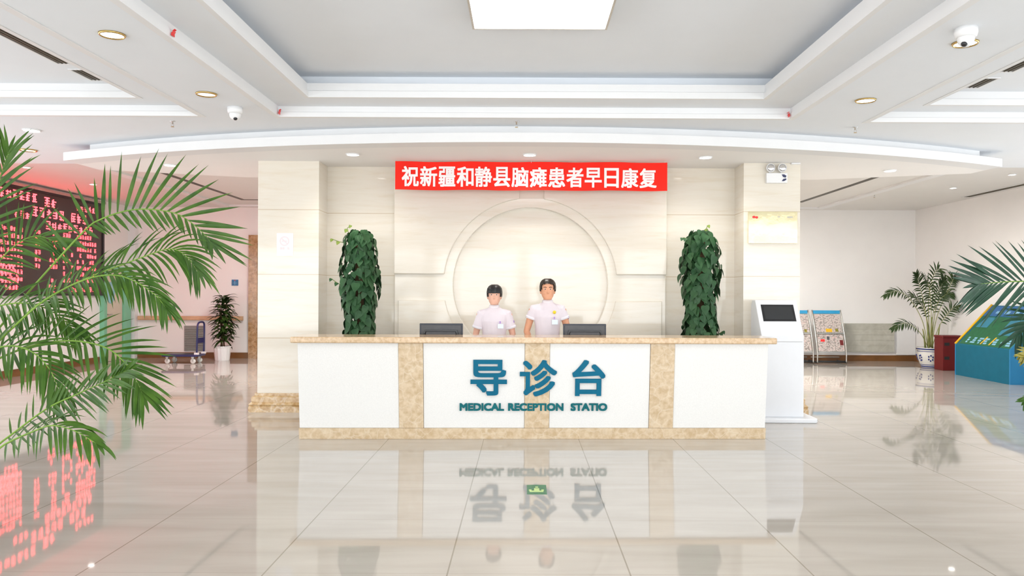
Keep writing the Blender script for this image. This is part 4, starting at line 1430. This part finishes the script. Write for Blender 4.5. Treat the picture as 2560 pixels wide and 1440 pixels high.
rows = []
rows.append((11.3, 14.45, 3.12, 0.17, 1.0))
rows.append((14.55, 14.95, 3.08, 0.19, 1.0))
rows.append((15.6, 16.3, 3.12, 0.13, 0.9))
rows.append((14.2, 16.0, 2.87, 0.19, 0.95))
rows.append((13.7, 14.25, 2.80, 0.14, 1.0))
rows.append((14.6, 16.2, 2.66, 0.17, 0.9))
for k in range(8):
    z = 2.56 - 0.125 * k
    rows.append((12.6, 13.95, z, 0.085, 0.9))
    if k < 6:
        rows.append((14.28, 14.52, z, 0.085, 0.9))
        rows.append((14.72, 14.98, z, 0.085, 0.75))
    rows.append((15.15, 15.5, z, 0.085, 0.6))
    rows.append((15.62, 16.35, z, 0.085, 0.92 if k < 6 else 0.4))
    rows.append((11.2, 12.4, z, 0.085, 0.85))
for k in range(4):
    rows.append((12.4, 13.9, 1.87 - 0.12 * k + 0.02, 0.09, 0.8))
    rows.append((14.6, 15.0, 1.80 - 0.12 * k, 0.08, 0.5))
rows.append((15.45, 16.4, 1.50, 0.10, 1.0))
for ro in rows:
    m = MB()
    glyph_row(m, *ro)
    if m.v:
        m.build('led_lettering', M['led_red'], lb, fix=False)

# ------------------------------------------------------------------ back left: handrail, grille, trolley, sign
hr = thing('handrail', (-7.6, 17.95, 0.88), 'light wooden handrail along the back left wall', 'handrail')
MB().prism([(17.90, 0.87), (17.935, 0.865), (17.935, 0.965), (17.90, 0.96), (17.89, 0.945), (17.89, 0.885)], -8.80, -6.40, 'X').build('rail', M['wood_rail'], hr)
for x in (-8.6, -7.9, -7.2, -6.6):
    MB().tube([(x, 17.93, 0.91), (x, 17.998, 0.91)], 0.02, 8).build('bracket', M['steel'], hr)
gr = thing('wall_grille', (-7.6, 17.98, 0.1), 'grey louvred grille low on the back left wall by the trolley', 'grille')
MB().box(-7.77, -7.30, 17.975, 17.999, 0.16, 0.74).build('frame', M['rubber'], gr)
g = MB()
for k in range(13):
    z = 0.19 + 0.041 * k
    g.prism([(17.955, z), (17.975, z + 0.012), (17.975, z + 0.018), (17.955, z + 0.006)], -7.75, -7.32, 'X')
g.build('louvres', M['steel'], gr)

tx0, tx1, ty0, ty1 = -7.62, -6.84, 16.45, 16.93
tr = thing('platform_trolley', ((tx0 + tx1) / 2, (ty0 + ty1) / 2, 0), 'navy blue platform trolley against the back left wall', 'trolley')
MB().prism([(tx0 + .05, ty0), (tx1 - .02, ty0), (tx1, ty0 + .03), (tx1, ty1 - .03), (tx1 - .02, ty1), (tx0 + .05, ty1), (tx0, ty1 - .06), (tx0, ty0 + .06)], 0.15, 0.195, 'Z').build('deck', M['trolley_blue'], tr, bevel=0.01)
MB().box(tx0 + .08, tx1 - .08, ty0 + .04, ty1 - .04, 0.195, 0.20).build('rubber_mat', M['navy_edge'], tr)
h = MB().tube(catmull([(tx1 - .03, ty0 + .06, 0.19), (tx1 - .02, ty0 + .06, 0.72), (tx1 - .015, ty0 + .10, 0.85), (tx1 - .015, (ty0 + ty1) / 2, 0.875), (tx1 - .015, ty1 - .10, 0.85), (tx1 - .02, ty1 - .06, 0.72), (tx1 - .03, ty1 - .06, 0.19)], 36), 0.019, 10)
h.build('handle', M['trolley_blue'], tr, smooth=True)
MB().box(tx1 - .04, tx1 - .015, ty0 + .06, ty1 - .06, 0.43, 0.54).build('handle_plate', M['trolley_blue'], tr)
for y in (ty0 + .06, ty1 - .06):
    MB().box(tx1 - .075, tx1 + .01, y - .035, y + .035, 0.19, 0.235).build('handle_socket', M['white_plastic'], tr, bevel=0.004)
for x in (tx0 + .13, tx1 - .11):
    for y in (ty0 + .07, ty1 - .07):
        w = MB().lathe([(0.0, y - .018), (0.045, y - .018), (0.055, y - .012), (0.055, y + .012), (0.045, y + .018), (0.0, y + .018)], (x, 0, 0.056), 20, 'Y').build('caster', M['porcelain'], tr, smooth=True)
        MB().prism([(x - .03, 0.15), (x + .03, 0.15), (x + .012, 0.05), (x - .012, 0.05)], y - .026, y - .02).prism([(x - .03, 0.15), (x + .03, 0.15), (x + .012, 0.05), (x - .012, 0.05)], y + .02, y + .026).build('caster_fork', M['steel'], w)

a, b = at(579, 699, 17.98), at(595, 714, 17.98)
sg = thing('wall_sign', ((a.x + b.x) / 2, 17.98, b.z), 'small square blue sign on the back left wall above the bushy plant', 'sign')
MB().box(a.x, b.x, 17.985, 17.999, b.z, a.z).build('plate', M['sign_blue'], sg)
mx, mz = (a.x + b.x) / 2, (a.z + b.z) / 2
MB().box(mx - .006, mx + .006, 17.982, 17.985, b.z + .015, a.z - .03).box(mx - .05, mx + .05, 17.982, 17.985, mz - .012, mz - .004).build('white_mark', M['sky_print'], sg)
MB().ball((mx, 17.984, a.z - .022), 0.012, 0.003, 0.012, 10).build('red_mark', M['red'], sg)

# ------------------------------------------------------------------ back right: stone heater cover, racks, red box, console
hc = thing('radiator_cover', (7.95, 17.95, 0.13), 'grey stone slatted radiator cover low on the back right wall', 'radiator cover')
MB().box(7.36, 8.50, 17.94, 17.999, 0.20, 0.86).build('panel', M['stone_grey'], hc)
g = MB()
for k in range(5):
    g.box(7.36, 8.50, 17.934, 17.94, 0.22 + 0.127 * k, 0.22 + 0.127 * k + 0.112)
g.build('slats', M['stone_grey'], hc, bevel=0.003)
tag(MB().box(8.56, 8.99, 17.95, 17.999, 0.14, 0.80).build('wall_panel', M['white_plastic'], bevel=0.004), 'plain white panel low in the back right corner behind the areca palm', 'panel')
bpm = pbr('newsprint', (0.66, 0.61, 0.57), 0.8)


def newsprint(name, seed):
    m, nt, b = new_mat(name)
    tc = nt.nodes.new('ShaderNodeTexCoord')
    mp = nt.nodes.new('ShaderNodeMapping')
    mp.inputs['Location'].default_value = (seed * 1.7, 0, seed * 2.3)
    mp.inputs['Scale'].default_value = (26, 26, 40)
    nt.links.new(tc.outputs['Object'], mp.inputs['Vector'])
    n1 = nt.nodes.new('ShaderNodeTexNoise')
    n1.inputs['Scale'].default_value = 1.0
    n1.inputs['Detail'].default_value = 2
    nt.links.new(mp.outputs[0], n1.inputs['Vector'])
    r = nt.nodes.new('ShaderNodeValToRGB')
    e = r.color_ramp.elements
    e[0].position, e[0].color = 0.36, (0.26, 0.22, 0.20, 1)
    e[1].position, e[1].color = 0.54, (0.58, 0.52, 0.48, 1)
    x = e.new(0.66)
    x.color = (0.58, 0.48, 0.46, 1)
    x = e.new(0.72)
    x.color = (0.75, 0.33, 0.30, 1)
    nt.links.new(n1.outputs['Fac'], r.inputs['Fac'])
    nt.links.new(r.outputs['Color'], b.inputs['Base Color'])
    b.inputs['Roughness'].default_value = 0.8
    return m


NEWS = [newsprint('newsprint_%d' % k, k) for k in range(3)]


def rack_y(z):                     # slanted and bowed face of the rack
    t = (z - 0.25) / 0.92
    return 17.12 + 0.34 * t ** 1.25


def newspaper_rack(x0, x1, label):
    t = thing('newspaper_rack', ((x0 + x1) / 2, 17.3, 0), label, 'newspaper rack')
    for x in (x0, x1):
        pts = [(x, rack_y(max(z, 0.25)) - 0.01, z) for z in (0.03, 0.12, 0.25, 0.5, 0.8, 1.0, 1.17)]
        MB().tube(catmull(pts, 16), 0.016, 8).build('side_post', M['steel'], t, smooth=True)
        MB().tube([(x, 17.10, 0.035), (x, 17.62, 0.035)], 0.018, 8).build('foot', M['dark_rubber'], t, smooth=True)
    bd = MB()
    zs = [0.27 + 0.11 * k for k in range(9)]
    for z0, z1 in zip(zs[:-1], zs[1:]):
        bd.add([(x0 + .02, rack_y(z0) + .012, z0), (x1 - .02, rack_y(z0) + .012, z0), (x1 - .02, rack_y(z1) + .012, z1), (x0 + .02, rack_y(z1) + .012, z1),
                (x0 + .02, rack_y(z0) + .022, z0), (x1 - .02, rack_y(z0) + .022, z0), (x1 - .02, rack_y(z1) + .022, z1), (x0 + .02, rack_y(z1) + .022, z1)],
               [(0, 1, 2, 3), (5, 4, 7, 6), (4, 0, 3, 7), (1, 5, 6, 2), (3, 2, 6, 7), (4, 5, 1, 0)])
    bd.build('backboard', M['stone_grey'], t)
    MB().box(x0 + .02, x1 - .02, rack_y(1.1) - 0.005, rack_y(1.1) + 0.03, 1.09, 1.165).build('header', M['rack_blue'], t, bevel=0.004)
    for z in (0.27, 0.67):
        MB().box(x0 + .02, x1 - .02, rack_y(z) - 0.05, rack_y(z) + 0.012, z - 0.012, z).build('shelf_ledge', M['steel'], t)
    MB().tube([(x0, 17.14, 0.05), (x1, 17.14, 0.05)], 0.022, 8).build('base_bar', M['dark_rubber'], t, smooth=True)
    MB().tube([(x0, 17.50, 0.12), (x1, 17.50, 0.12)], 0.012, 8).build('rear_bar', M['steel'], t, smooth=True)
    return t


RX0, RX1 = at(2040, 840, 17.2).x, at(2112, 840, 17.2).x
newspaper_rack(RX0, RX1, 'newspaper rack with blue header nearest the grey radiator cover')
LX0, LX1 = RX0 - 0.72, RX0 - 0.09
newspaper_rack(LX0, LX1, 'newspaper rack with blue header half hidden behind the white kiosk')


def newspaper(x0, x1, z0, z1, k, label, pics):
    m = MB()
    nz = 5
    for i in range(nz):
        za, zb_ = z0 + (z1 - z0) * i / nz, z0 + (z1 - z0) * (i + 1) / nz
        m.add([(x0, rack_y(za) - .006, za), (x1, rack_y(za) - .006, za), (x1, rack_y(zb_) - .006, zb_), (x0, rack_y(zb_) - .006, zb_),
               (x0, rack_y(za) + .010, za), (x1, rack_y(za) + .010, za), (x1, rack_y(zb_) + .010, zb_), (x0, rack_y(zb_) + .010, zb_)],
              [(0, 1, 2, 3), (5, 4, 7, 6), (4, 0, 3, 7), (1, 5, 6, 2), (3, 2, 6, 7), (4, 5, 1, 0)])
    o = tag(m.build('newspaper', NEWS[k % 3]), label, 'newspaper', 'newspapers on the racks')
    for (u, v, w, h, mat) in pics:
        xa_, xb_ = x0 + (x1 - x0) * u, x0 + (x1 - x0) * (u + w)
        za, zb_ = z0 + (z1 - z0) * v, z0 + (z1 - z0) * (v + h)
        q = MB().add([(xa_, rack_y(za) - .0075, za), (xb_, rack_y(za) - .0075, za), (xb_, rack_y(zb_) - .0075, zb_), (xa_, rack_y(zb_) - .0075, zb_),
                      (xa_, rack_y(za) - .006, za), (xb_, rack_y(za) - .006, za), (xb_, rack_y(zb_) - .006, zb_), (xa_, rack_y(zb_) - .006, zb_)],
                     [(0, 1, 2, 3), (5, 4, 7, 6), (4, 0, 3, 7), (1, 5, 6, 2), (3, 2, 6, 7), (4, 5, 1, 0)])
        q.build('front_picture', M[mat], o)


cw_ = (RX1 - RX0 - 0.06) / 3
for r_, (z0, z1, rn) in enumerate(((0.68, 1.08, 'upper'), (0.275, 0.655, 'lower'))):
    for c_ in range(3):
        cn = ('first', 'second', 'third')[c_]
        pics = [[], [(0.1, 0.03, 0.75, 0.18, 'yellow')], [(0.2, 0.05, 0.35, 0.16, 'palm_yellow')], [(0.35, 0.55, 0.5, 0.14, 'red')], [(0.1, 0.65, 0.3, 0.2, 'monitor_grey')], [(0.55, 0.35, 0.4, 0.30, 'dark_red')]][r_ * 3 + c_]
        newspaper(RX0 + 0.03 + cw_ * c_, RX0 + 0.03 + cw_ * (c_ + 1) - 0.006, z0, z1, r_ + c_, 'newspaper in the %s row of the rack by the radiator cover, %s from the kiosk' % (rn, cn), pics)
newspaper(LX1 - 0.03 - cw_, LX1 - 0.03, 0.68, 1.08, 2, 'newspaper in the upper row of the rack half behind the kiosk', [(0.4, 0.02, 0.3, 0.15, 'palm_yellow')])
newspaper(LX1 - 0.03 - cw_, LX1 - 0.03, 0.275, 0.655, 1, 'newspaper in the lower row of the rack half behind the kiosk', [])

rb = thing('extinguisher_box', (8.62, 15.9, 0), 'dark red metal box on the floor between the areca pot and the blue console', 'extinguisher box')
MB().box(8.42, 8.86, 15.72, 16.05, 0.0, 0.66).build('cabinet', M['dark_red'], rb, bevel=0.006)
MB().box(8.41, 8.87, 15.71, 16.06, 0.66, 0.70).build('lid', M['dark_red'], rb, bevel=0.006)
MB().box(8.45, 8.55, 15.716, 15.72, 0.50, 0.56).box(8.45, 8.55, 15.716, 15.72, 0.22, 0.28).build('label_plate', M['dark_rubber'], rb)

CX0, CX1, CY0, CY1 = 8.24, 8.96, 13.25, 14.95
co = thing('display_console', (8.6, 14.1, 0), 'blue sloping display console with green map panel by the right wall', 'display console')
ZF, ZBk = 0.58, 1.32
MB().prism([(CX0, 0), (CX1, 0), (CX1, ZBk), (CX1 - 0.03, ZBk), (CX0, ZF)], CY0 + 0.03, CY1 - 0.03, 'Y').build('cabinet', M['console_blue'], co)
MB().prism([(CX0 - .004, 0), (CX1, 0), (CX1, ZBk + .012), (CX1 - 0.03, ZBk + .012), (CX0 - .004, ZF + .012)], CY0, CY0 + 0.03, 'Y').build('side_panel', M['console_blue_light'], co)
MB().prism([(CX0 - .004, 0), (CX1, 0), (CX1, ZBk + .012), (CX1 - 0.03, ZBk + .012), (CX0 - .004, ZF + .012)], CY1 - 0.03, CY1, 'Y').build('side_panel', M['console_blue_light'], co)
su = Vector((CX1 - 0.03 - CX0, 0, ZBk - ZF))
sn = Vector((-su.z, 0, su.x)).normalized()


def cslab(m, y0, y1, t0, t1, d0, d1, skew=0.0):
    base = Vector((CX0, 0, ZF))
    def q(y, t, d):
        return base + su * t + sn * d + Vector((0, y - skew * (t - t0), 0))
    p = [q(y0, t0, d0), q(y1, t0, d0), q(y1, t1, d0), q(y0, t1, d0), q(y0, t0, d1), q(y1, t0, d1), q(y1, t1, d1), q(y0, t1, d1)]
    return m.add(p, [(0, 3, 2, 1), (4, 5, 6, 7), (0, 1, 5, 4), (1, 2, 6, 5), (2, 3, 7, 6), (3, 0, 4, 7)])


mpn = cslab(MB(), CY0 + 0.04, CY1 - 0.10, 0.03, 0.72, 0.0, 0.004).build('map_panel', M['console_green'], co)
cslab(MB(), CY0 + 0.04, CY1 - 0.04, 0.735, 0.98, 0.0, 0.004).build('upper_panel', M['console_deep'], co)
w = MB()
for y0, y1, t0, t1 in ((13.3, 13.95, 0.30, 0.70), (14.45, 14.80, 0.45, 0.70), (13.3, 13.6, 0.22, 0.30)):
    cslab(w, y0, y1, t0, t1, 0.004, 0.006)
w.build('water_patch', M['console_water'], mpn)
w = MB()
rm = random.Random(4)
for yc in (14.68, 14.5, 14.3, 14.12, 13.85, 13.62, 13.45):
    for k in range(3):
        cslab(w, yc - rm.uniform(.02, .09), yc + rm.uniform(.01, .06), 0.07 + 0.05 * k, 0.105 + 0.05 * k, 0.004, 0.0065)
w.build('light_marks', M['sky_print'], mpn)
w = MB()
cslab(w, 14.18, 14.215, 0.06, 0.24, 0.004, 0.007, 0.15)
cslab(w, 13.92, 13.955, 0.06, 0.24, 0.004, 0.007, 0.15)
w.build('yellow_marks', M['yellow'], mpn)
w = MB()
for k in range(5):
    cslab(w, 13.4 + 0.26 * k, 13.55 + 0.26 * k, 0.80, 0.86, 0.004, 0.006)
w.build('upper_marks', M['sky_print'], co)
e = MB()
p0, p1 = Vector((CX0 - .006, CY1 - .02, ZF + .012)), Vector((CX1 - .03, CY1 - .02, ZBk + .012))
e.tube([p0, p1], 0.022, 8)
e.build('yellow_edge', M['yellow'], co, smooth=True)

# ------------------------------------------------------------------ green floor sign
fs_ = thing('floor_sign', (0.11, 6.02, 0), 'small green safety sign stuck on the floor in front of the desk', 'floor sign')
MB().box(0.035, 0.185, 5.87, 6.16, 0, 0.0015).build('plate', M['floor_green'], fs_)
g = MB().box(0.055, 0.16, 5.935, 5.975, 0.0015, 0.0022).box(0.09, 0.13, 5.975, 6.05, 0.0015, 0.0022).box(0.05, 0.07, 5.975, 6.01, 0.0015, 0.0022).box(0.145, 0.165, 5.975, 6.01, 0.0015, 0.0022).box(0.1, 0.122, 6.07, 6.10, 0.0015, 0.0022)
g.build('pictogram', M['floor_lime'], fs_)


# ------------------------------------------------------------------ receptionists
def person(x, y, H, label, skin, hair, fringe, arms, pin, seed, hem=0.62):
    """standing figure facing -Y; H total height"""
    k = H / 1.66
    t = thing('person', (x, y, 0), label, 'person')
    def V(a, b, c):
        return Vector((x + a * k, y + b * k, c * k))
    def ring(a, b, c, rx, ry):
        return (x + a * k, y + b * k, c * k, rx * k, ry * k)
    b_ = MB()
    # trunk
    b_.loft([ring(0, 0.01, 0.78, 0.10, 0.08), ring(0, 0.01, 0.82, 0.155, 0.105), ring(0, 0.012, 0.90, 0.165, 0.11), ring(0, 0.008, 1.02, 0.128, 0.092), ring(0, 0.0, 1.14, 0.138, 0.10), ring(0, 0.0, 1.23, 0.150, 0.105),
             ring(0, 0.006, 1.31, 0.160, 0.092), ring(0, 0.012, 1.36, 0.12, 0.07), ring(0, 0.014, 1.39, 0.062, 0.056)])
    b_.tube([V(0, 0.016, 1.33), V(0, 0.006, 1.42), V(0, -0.002, 1.48)], [0.055 * k, 0.049 * k, 0.05 * k], 16)
    # head
    zc = 1.425
    HR = [(0.0, 0.030, 0.026, -0.062), (0.012, 0.048, 0.048, -0.045), (0.04, 0.065, 0.074, -0.022), (0.08, 0.075, 0.087, -0.008), (0.12, 0.079, 0.094, 0.0), (0.155, 0.080, 0.096, 0.004), (0.19, 0.073, 0.088, 0.006), (0.215, 0.054, 0.064, 0.008), (0.232, 0.020, 0.024, 0.008)]
    b_.loft([ring(0, yo, zc + dz, rx, ry) for dz, rx, ry, yo in HR], 28)
    b_.ball(V(0, -0.097, zc + 0.083), 0.013 * k, 0.016 * k, 0.012 * k, 12)
    b_.tube([V(0, -0.090, zc + 0.118), V(0, -0.098, zc + 0.088)], [0.008 * k, 0.011 * k], 8)
    for s in (-1, 1):
        b_.ball(V(s * 0.081, 0.004, zc + 0.095), 0.010 * k, 0.018 * k, 0.030 * k, 12)
        b_.ball(V(s * 0.030, -0.076, zc + 0.072), 0.020 * k, 0.014 * k, 0.020 * k, 10)
        # arms and hands
        sh, el, wr = V(s * 0.168, 0.008, 1.315), V(s * arms[0], 0.02, 1.06), V(s * arms[1], -0.17, 0.86)
        b_.tube([sh, sh.lerp(el, 0.5), el], [0.048 * k, 0.043 * k, 0.036 * k], 14)
        b_.tube([el, el.lerp(wr, 0.3), el.lerp(wr, 0.7), wr], [0.036 * k, 0.037 * k, 0.030 * k, 0.024 * k], 14)
        b_.ball(el, 0.036 * k, n=12)
        hd = (V(s * (arms[1] - 0.03), -0.30, 0.835) - wr).normalized()
        sd = Vector((s, 0, 0))
        pm = wr + hd * 0.045 * k
        b_.tube([wr, pm, wr + hd * 0.085 * k], [0.026 * k, (0.016 * k, 0.038 * k), (0.013 * k, 0.038 * k)], 12)
        for i, (ofs, ln) in enumerate(((-0.033, 0.062), (-0.011, 0.072), (0.011, 0.068), (0.033, 0.052))):
            p0 = wr + hd * 0.08 * k + sd * ofs * k
            p1 = p0 + hd * ln * 0.55 * k + Vector((0, 0, -0.004))
            p2 = p1 + (hd + Vector((0, 0, -0.25))).normalized() * ln * 0.45 * k
            b_.tube([p0, p1, p2], [0.0085 * k, 0.008 * k, 0.0065 * k], 8)
        p0 = wr + hd * 0.03 * k - sd * 0.026 * k
        b_.tube([p0, p0 + (hd - sd * 0.9).normalized() * 0.035 * k, p0 + (hd - sd * 0.5).normalized() * 0.062 * k], [0.011 * k, 0.009 * k, 0.007 * k], 8)
        # legs and feet
        hp, kn, an = V(s * 0.085, 0.012, 0.84), V(s * 0.088, 0.0, 0.46), V(s * 0.09, 0.02, 0.08)
        b_.tube([hp, hp.lerp(kn, 0.5), kn, kn.lerp(an, 0.35), an], [0.082 * k, 0.07 * k, 0.05 * k, 0.052 * k, 0.034 * k], 14)
        b_.tube([an + Vector((0, 0.02, 0)), V(s * 0.095, -0.06, 0.045), V(s * 0.098, -0.14, 0.03)], [0.036 * k, 0.036 * k, 0.024 * k], 12)
    remeshed(b_, 'body', skin, t, 0.0058, 4)
    # tunic: trunk and short sleeves
    c_ = MB()
    c_.loft([ring(0, 0.012, 0.74, 0.185, 0.128), ring(0, 0.012, 0.88, 0.182, 0.126), ring(0, 0.008, 1.00, 0.138, 0.108), ring(0, 0.0, 1.14, 0.146, 0.116), ring(0, -0.002, 1.23, 0.166, 0.122),
             ring(0, 0.006, 1.305, 0.176, 0.108), ring(0, 0.012, 1.355, 0.138, 0.084), ring(0, 0.014, 1.392, 0.074, 0.068), ring(0, 0.012, 1.40, 0.060, 0.060)])
    for s in (-1, 1):
        sh, el = V(s * 0.150, 0.008, 1.315), V(s * arms[0], 0.02, 1.06)
        q = sh.lerp(el, hem)
        c_.tube([sh + Vector((-s * 0.05 * k, 0, 0.01)), sh, sh.lerp(el, hem * 0.5), q], [0.055 * k, 0.064 * k, 0.063 * k, 0.066 * k], 18)
    remeshed(c_, 'tunic', M['uniform'], t, 0.0075, 3)
    for s in (-1, 1):
        sh, el = V(s * 0.150, 0.008, 1.315), V(s * arms[0], 0.02, 1.06)
        MB().tube([sh.lerp(el, hem - 0.09), sh.lerp(el, hem + 0.025)], [0.0675 * k, 0.0705 * k], 20).build('sleeve_cuff', M['uniform_white'], t, smooth=True)
    MB().lathe([(0.070 * k, 1.375 * k), (0.064 * k, 1.395 * k), (0.060 * k, 1.425 * k), (0.056 * k, 1.425 * k), (0.060 * k, 1.38 * k)], (x, y + 0.010 * k, 0), 24).build('collar', M['uniform_white'], t, smooth=True)
    # trousers and shoes
    d_ = MB()
    d_.loft([ring(0, 0.012, 0.76, 0.165, 0.115), ring(0, 0.012, 0.86, 0.168, 0.116), ring(0, 0.012, 0.92, 0.16, 0.11)])
    for s in (-1, 1):
        d_.tube([V(s * 0.085, 0.012, 0.86), V(s * 0.09, 0.006, 0.46), V(s * 0.092, 0.02, 0.09)], [0.092 * k, 0.075 * k, 0.072 * k], 16)
    remeshed(d_, 'trousers', M['trousers'], t, 0.012, 2)
    for s in (-1, 1):
        MB().loft([ring(s * 0.095, -0.04, 0.0, 0.046, 0.125), ring(s * 0.095, -0.04, 0.03, 0.048, 0.128), ring(s * 0.095, -0.03, 0.06, 0.043, 0.11), ring(s * 0.095, 0.0, 0.09, 0.04, 0.06)]).build('shoe', M['shoe'], t, smooth=True)
    # face
    for s in (-1, 1):
        e_ = MB().ball(V(s * 0.031, -0.0835, zc + 0.122), 0.0135 * k, 0.008 * k, 0.0065 * k, 12).build('eye', M['eye_white'], t, smooth=True)
        MB().ball(V(s * 0.031, -0.090, zc + 0.122), 0.0062 * k, 0.003 * k, 0.006 * k, 10).build('iris', M['hair'], e_, smooth=True)
        MB().tube([V(s * 0.014, -0.092, zc + 0.141), V(s * 0.032, -0.088, zc + 0.147), V(s * 0.050, -0.076, zc + 0.141)], [0.003 * k, 0.0036 * k, 0.002 * k], 6).build('eyebrow', hair, t, smooth=True)
    MB().ball(V(0, -0.0865, zc + 0.049), 0.022 * k, 0.008 * k, 0.0052 * k, 12).ball(V(0, -0.0855, zc + 0.041), 0.018 * k, 0.008 * k, 0.0052 * k, 12).build('lips', M['lips'], t, smooth=True)
    # hair: a shell over the skull, opened at the face
    nth, nz = 60, 30
    hm = MB()
    grid = {}
    def skull(dz):
        pr = [(h_[0], h_[1], h_[2], h_[3]) for h_ in HR]
        for i in range(len(pr) - 1):
            if pr[i][0] <= dz <= pr[i + 1][0]:
                u = (dz - pr[i][0]) / (pr[i + 1][0] - pr[i][0])
                return [pr[i][j] + (pr[i + 1][j] - pr[i][j]) * u for j in (1, 2, 3)]
        return pr[-1][1:]
    ztop = 0.2315
    def keep(th, dz):
        front = -math.sin(th)               # 1 at the face
        side = abs(math.cos(th))
        if fringe:
            lim = 0.138 if front > 0.50 else (0.095 if side > 0.62 and front > -0.35 else 0.07)
        else:
            lim = (0.186 - 0.020 * side) if front > 0.55 else (0.12 if front > 0.18 else (0.098 if front > -0.3 else 0.075))
        return dz >= lim
    for lay, inflate in ((0, 0.016), (1, -0.004)):
        for i in range(nz + 1):
            dz = 0.02 + (ztop - 0.02) * i / nz
            rx, ry, yo = skull(dz)
            up = max(0, (dz - 0.15) / 0.08)
            for j in range(nth):
                th = 2 * PI * j / nth
                wob = 0.0015 * math.sin(9 * th + seed)
                inf = inflate + (wob if lay == 0 else 0)
                grid[lay, i, j] = len(hm.v)
                hm.v.append(V((rx + inf) * math.cos(th), yo + (ry + inf) * math.sin(th), zc + dz + (0.014 * min(1, up) if lay == 0 else 0)))
    for i in range(nz):
        dz = 0.02 + (ztop - 0.02) * (i + 0.5) / nz
        for j in range(nth):
            th = 2 * PI * (j + 0.5) / nth
            if keep(th, dz):
                j2 = (j + 1) % nth
                a0, b0, c0, d0 = grid[0, i, j], grid[0, i, j2], grid[0, i + 1, j2], grid[0, i + 1, j]
                hm.f.append((a0, b0, c0, d0))
                a1, b1, c1, d1 = grid[1, i, j], grid[1, i, j2], grid[1, i + 1, j2], grid[1, i + 1, j]
                hm.f.append((a1, d1, c1, b1))
                for (ii, jj, e0, e1, g0, g1) in ((i - 1, j, a0, b0, a1, b1), (i, j - 1, d0, a0, d1, a1), (i, j + 1, b0, c0, b1, c1)):
                    if ii < 0 or not keep(2 * PI * ((jj % nth) + 0.5) / nth, 0.02 + (ztop - 0.02) * (ii + 0.5) / nz):
                        hm.f.append((e0, e1, g1, g0))
    hm.f.append(tuple(grid[0, nz, j] for j in range(nth)))
    ho = hm.build('hair', hair, t, smooth=True, fix=False)
    if not fringe:
        MB().ball(V(0, 0.122, zc + 0.13), 0.036 * k, 0.030 * k, 0.036 * k, 16).build('hair_bun', hair, t, smooth=True)
    else:
        MB().tube([V(0, 0.10, zc + 0.10), V(0, 0.135, zc + 0.02), V(0, 0.125, zc - 0.08)], [0.026 * k, 0.03 * k, 0.010 * k], 12).build('ponytail', hair, t, smooth=True)
    # badges on the wearer's left breast
    bd_ = MB().box(x + 0.045 * k, x + 0.115 * k, y - 0.138 * k, y - 0.132 * k, 1.145 * k, 1.20 * k)
    bd = bd_.build('name_badge', M['badge'], t, bevel=0.002)
    MB().box(x + 0.067 * k, x + 0.082 * k, y - 0.137 * k, y - 0.125 * k, 1.205 * k, 1.232 * k).build('badge_clip', M['violet'], bd)
    if pin:
        MB().lathe([(0.0, y - 0.138 * k), (0.018 * k, y - 0.136 * k), (0.020 * k, y - 0.122 * k), (0.0, y - 0.118 * k)], (x + 0.075 * k, 0, 1.285 * k), 16, 'Y').build('yellow_pin', M['yellow_pin'], t, smooth=True)
    sh, el = V(0.150, 0.008, 1.315), V(arms[0], 0.02, 1.06)
    p = sh.lerp(el, 0.36)
    MB().ball((p.x + 0.058 * k, p.y - 0.022 * k, p.z), 0.008 * k, 0.016 * k, 0.018 * k, 10).build('sleeve_patch', M['violet'], t, smooth=True)
    return t


person(at(1236, 740, 9.1).x, 9.1, 1.607 - 0.008, 'person in pale pink uniform with a straight black fringe, standing behind the desk', M['skin'], M['hair'], True, (0.225, 0.172), False, 1, 0.66)
person(at(1369, 740, 9.1).x, 9.1, 1.678 - 0.008, 'taller person in pale pink uniform with yellow pin and swept back hair behind the desk', M['skin_tan'], M['hair_brown'], False, (0.240, 0.165), True, 2, 0.42)
